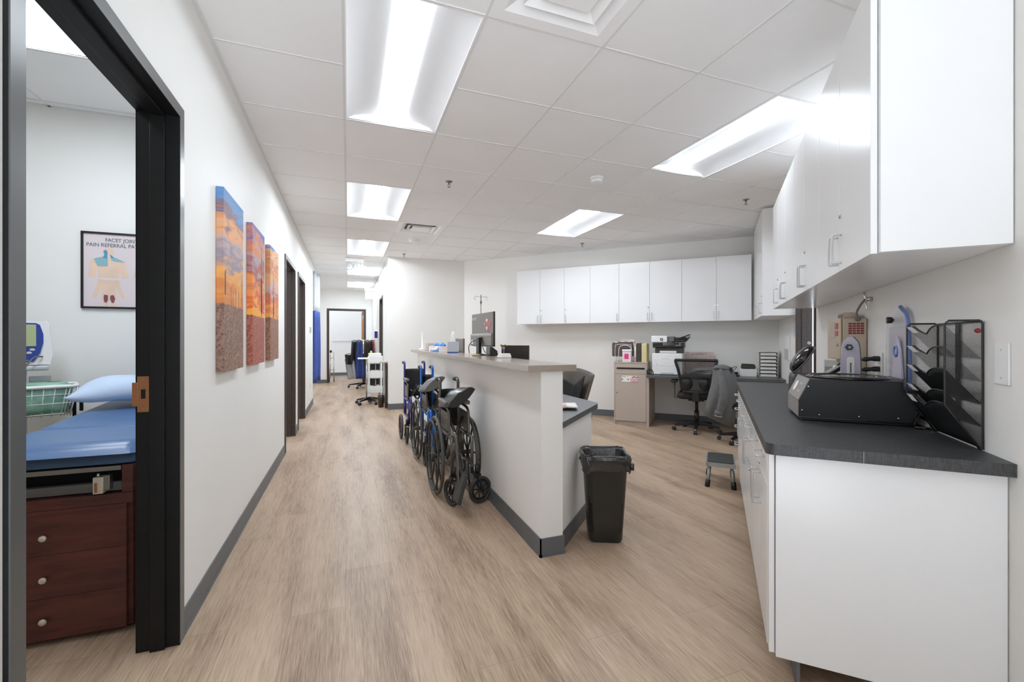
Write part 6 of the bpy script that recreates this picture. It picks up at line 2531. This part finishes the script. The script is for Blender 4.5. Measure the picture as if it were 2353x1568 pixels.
def apron(nm, label, cat, x, y, z0, z1, wt_, wb, m, ph_, lean=0.0, m2=None):
    t = thing(nm, label, cat, (x, y, z1), 0.0, None)
    c = MB()
    hgt = z1 - z0

    def f(u, v):
        w_ = wt_ + (wb - wt_) * min(1, v * 1.3)
        return ((u - 0.5) * w_ + lean * v, -0.03 + 0.035 * math.sin(u * 12 + ph_ + 2 * v) * (0.5 + 0.5 * v) - 0.04 * math.sin(PI * u), -hgt * v)
    c.sheet(f, 24, 12, m, 0.01)
    c.obj('apron_cloth', t)
    c = MB()
    c.tube([f(0.02, v / 8) for v in range(9)], 0.009, m2 or M['blkcl'], 6)
    c.tube([f(0.98, v / 8) for v in range(9)], 0.009, m2 or M['blkcl'], 6)
    c.obj('edge_binding', t)
    c = MB()
    c.tube(smooth_path([f(0.1, 0), Vector(f(0.5, 0)) + Vector((0, 0.02, 0.03)), f(0.9, 0)], 4), 0.008, m2 or M['blkcl'], 6)
    c.obj('shoulder_strap', t)
    return t


apron('radiation_apron', 'blue radiation apron hanging on the left part of the mobile rack', 'apron', 0.27, 11.86, 0.25, 1.20, 0.12, 0.26, M['navycl'], 0.0, 0.02)
apron('radiation_apron', 'black radiation apron at the left end of the mobile rack', 'apron', 0.165, 11.97, 0.45, 1.19, 0.14, 0.16, M['blkcl'], 1.0, -0.03, M['navycl'])
apron('radiation_apron', 'second blue apron hanging low behind the grey skirt', 'apron', 0.33, 12.24, 0.22, 1.18, 0.10, 0.18, M['navycl'], 2.0, 0.02)
apron('radiation_apron', 'olive-black apron in the middle of the mobile rack', 'apron', 0.46, 11.97, 0.30, 1.20, 0.12, 0.18, M['brncl'], 1.6, 0.0)
apron('radiation_apron', 'red radiation apron showing between the black ones on the rack', 'apron', 0.50, 12.22, 0.72, 1.20, 0.26, 0.30, M['redcl'], 0.4, 0.0)
apron('radiation_apron', 'narrow red and black apron at the right end of the mobile rack', 'apron', 0.60, 11.97, 0.80, 1.20, 0.08, 0.10, M['redcl'], 0.4, 0.0)
apron('radiation_apron', 'dark apron with blue trim at the right end of the mobile rack', 'apron', 0.56, 11.84, 0.85, 1.20, 0.05, 0.09, M['blkcl'], 2.4, 0.02, M['navycl'])
t = apron('apron_skirt', 'light grey apron skirt with black trim hanging askew at the left of the rack', 'apron', 0.03, 11.90, 0.24, 0.76, 0.20, 0.26, M['grycl'], 1.0, 0.05)
t.rotation_euler = (0, -0.12, 0)
apron('black_back_brace', 'short black mesh brace hanging above the light grey skirt', 'brace', 0.03, 11.86, 0.62, 0.86, 0.20, 0.17, M['blkfab'], 0.6, 0.02)

# white supply tower
t = thing('supply_cart', 'white three-tier plastic supply cart in the far corridor', 'cart', (0.50, 9.30, 0))
for k, z in enumerate((0.17, 0.47, 0.77)):
    c = MB()
    c.box(-0.13, 0.155, -0.14, 0.16, z, z + 0.02, M['whitep'], bev=0.004)
    c.box(-0.13, 0.155, -0.145, -0.135, z - 0.0, z + 0.14, M['whitep'], bev=0.006)
    c.box(-0.13, -0.12, -0.135, 0.16, z, z + 0.10, M['whitep'], bev=0.004)
    c.box(0.145, 0.155, -0.135, 0.16, z, z + 0.10, M['whitep'], bev=0.004)
    c.obj('shelf_bin', t)
for x in (-0.125, 0.11):
    for y in (-0.13, 0.14):
        c = MB()
        c.box(x, x + 0.035, y - 0.01, y + 0.01, 0.06, 0.86, M['whitep'], bev=0.004)
        c.obj('post', t)
        c = MB()
        c.cyl((x, y, 0.03), (x + 0.02, y, 0.03), 0.03, M['black'], 16)
        c.obj('caster', t)
for k, z in enumerate((0.32, 0.62)):
    c = MB()
    c.box(-0.085, 0.10, 0.0, 0.12, z, z + 0.12, M['black'], bev=0.01)
    c.box(0.02, 0.03, -0.01, -0.002, z, z + 0.12, M['whitep'])
    tt = top(c, 'dark_supply_box', ('lower' if k == 0 else 'upper') + ' dark box standing inside the white supply cart', 'box', (0.50, 9.30, 0.001))
c = MB()
c.box(-0.11, 0.13, -0.12, 0.13, 0, 0.17, M['whitep'], bev=0.012)
top(c, 'white_tub', 'white plastic tub on top of the white supply cart', 'tub', (0.50, 9.30, 0.791))
c = MB()
c.box(-0.02, 0.02, -0.02, 0.02, 0, 0.045, mat('lime', (190, 200, 60), 0.5), bev=0.01)
top(c, 'yellow_bottle', 'small yellow-green bottle behind the white tub', 'bottle', (0.44, 9.34, 0.962))
c = MB()
c.box(-0.09, 0.08, -0.06, 0.06, 0, 0.07, M['paper'], bev=0.006, M=Matrix.Rotation(0.25, 4, 'Y'))
top(c, 'paper_pack', 'crumpled white pack on the lowest shelf of the supply cart', 'pack', (0.50, 9.25, 0.222))

# rolling instrument stand in front of the cart
t = thing('instrument_stand', 'rolling stand with a thin chrome pole, white tray and black star base', 'rolling stand', (0.385, 8.90, 0))
star_base(t, M['black'], r=0.25, a0=0.15)
c = MB()
c.cyl((-0.05, 0, 0.08), (-0.05, 0, 0.86), 0.012, M['chrome'], 12)
c.obj('pole', t)
c = MB()
c.box(-0.21, 0.0, -0.10, 0.10, 0.86, 0.885, M['whitep'], bev=0.006)
c.obj('tray', t)

# dark side panel with beige top at the partition corner
t = thing('side_table', 'narrow dark brown end table with a beige top against the partition corner', 'table', (0.60, 8.30, 0))
c = MB()
c.box(-0.04, 0.06, -0.14, 0.14, 0.815, 0.84, M['beigem'], bev=0.002)
c.obj('table_top', t)
c = MB()
c.box(0.03, 0.055, -0.13, 0.13, 0, 0.8145, M['brown'], bev=0.002)
c.obj('side_panel', t)
c = MB()
c.lathe([(0.045, 0), (0.055, 0.16), (0.06, 0.22), (0.052, 0.22), (0.04, 0.01)], M['brown'], 20)
top(c, 'small_bin', 'small dark bin on the floor beside the partition corner', 'waste bin', (0.565, 8.36, 0))

# wheeled walker in the far room, whiteboard on its wall
t = thing('wheeled_walker', 'light metal wheeled walker just inside the end doorway', 'walker', (-0.44, 14.05, 0))
for sg in (-1, 1):
    c = MB()
    c.tube(smooth_path([(sg * 0.05, 0.10, 0.10), (sg * 0.045, 0.02, 0.45), (sg * 0.05, -0.02, 0.85), (sg * 0.05, 0.12, 0.86)], 5), 0.011, M['chrome'], 8)
    c.tube([(sg * 0.05, -0.02, 0.80), (sg * 0.06, -0.14, 0.09)], 0.010, M['chrome'], 8)
    c.obj('side_frame', t)
    c = MB()
    c.torus((sg * 0.06, -0.14, 0.075), (1, 0, 0), 0.062, 0.011, M['rubber'], 24, 8)
    c.cyl((sg * 0.06 - 0.015, -0.14, 0.075), (sg * 0.06 + 0.015, -0.14, 0.075), 0.012, M['steel'], 10)
    c.obj('wheel', t)
c = MB()
c.tube([(-0.05, 0.05, 0.35), (0.05, 0.05, 0.35)], 0.008, M['chrome'], 8)
c.tube([(-0.05, 0.0, 0.7), (0.05, 0.0, 0.7)], 0.008, M['chrome'], 8)
c.obj('cross_bar', t)
c = MB()
c.box(-0.06, 0.0, -0.04, 0.04, 0.862, 0.93, M['black'], bev=0.008)
c.obj('grip', t)
t = thing('whiteboard', 'pale whiteboard on the wall of the room at the end of the corridor', 'whiteboard', (0.05, 16.6, 1.2))
c = MB()
c.box(-0.55, 0.45, -0.02, -0.001, 0, 0.62, M['whitep'], bev=0.002)
c.obj('board', t)
c = MB()
c.box(-0.55, 0.45, -0.05, -0.0205, -0.008, 0.004, M['lgrey'], bev=0.002)
c.obj('pen_ledge', t)
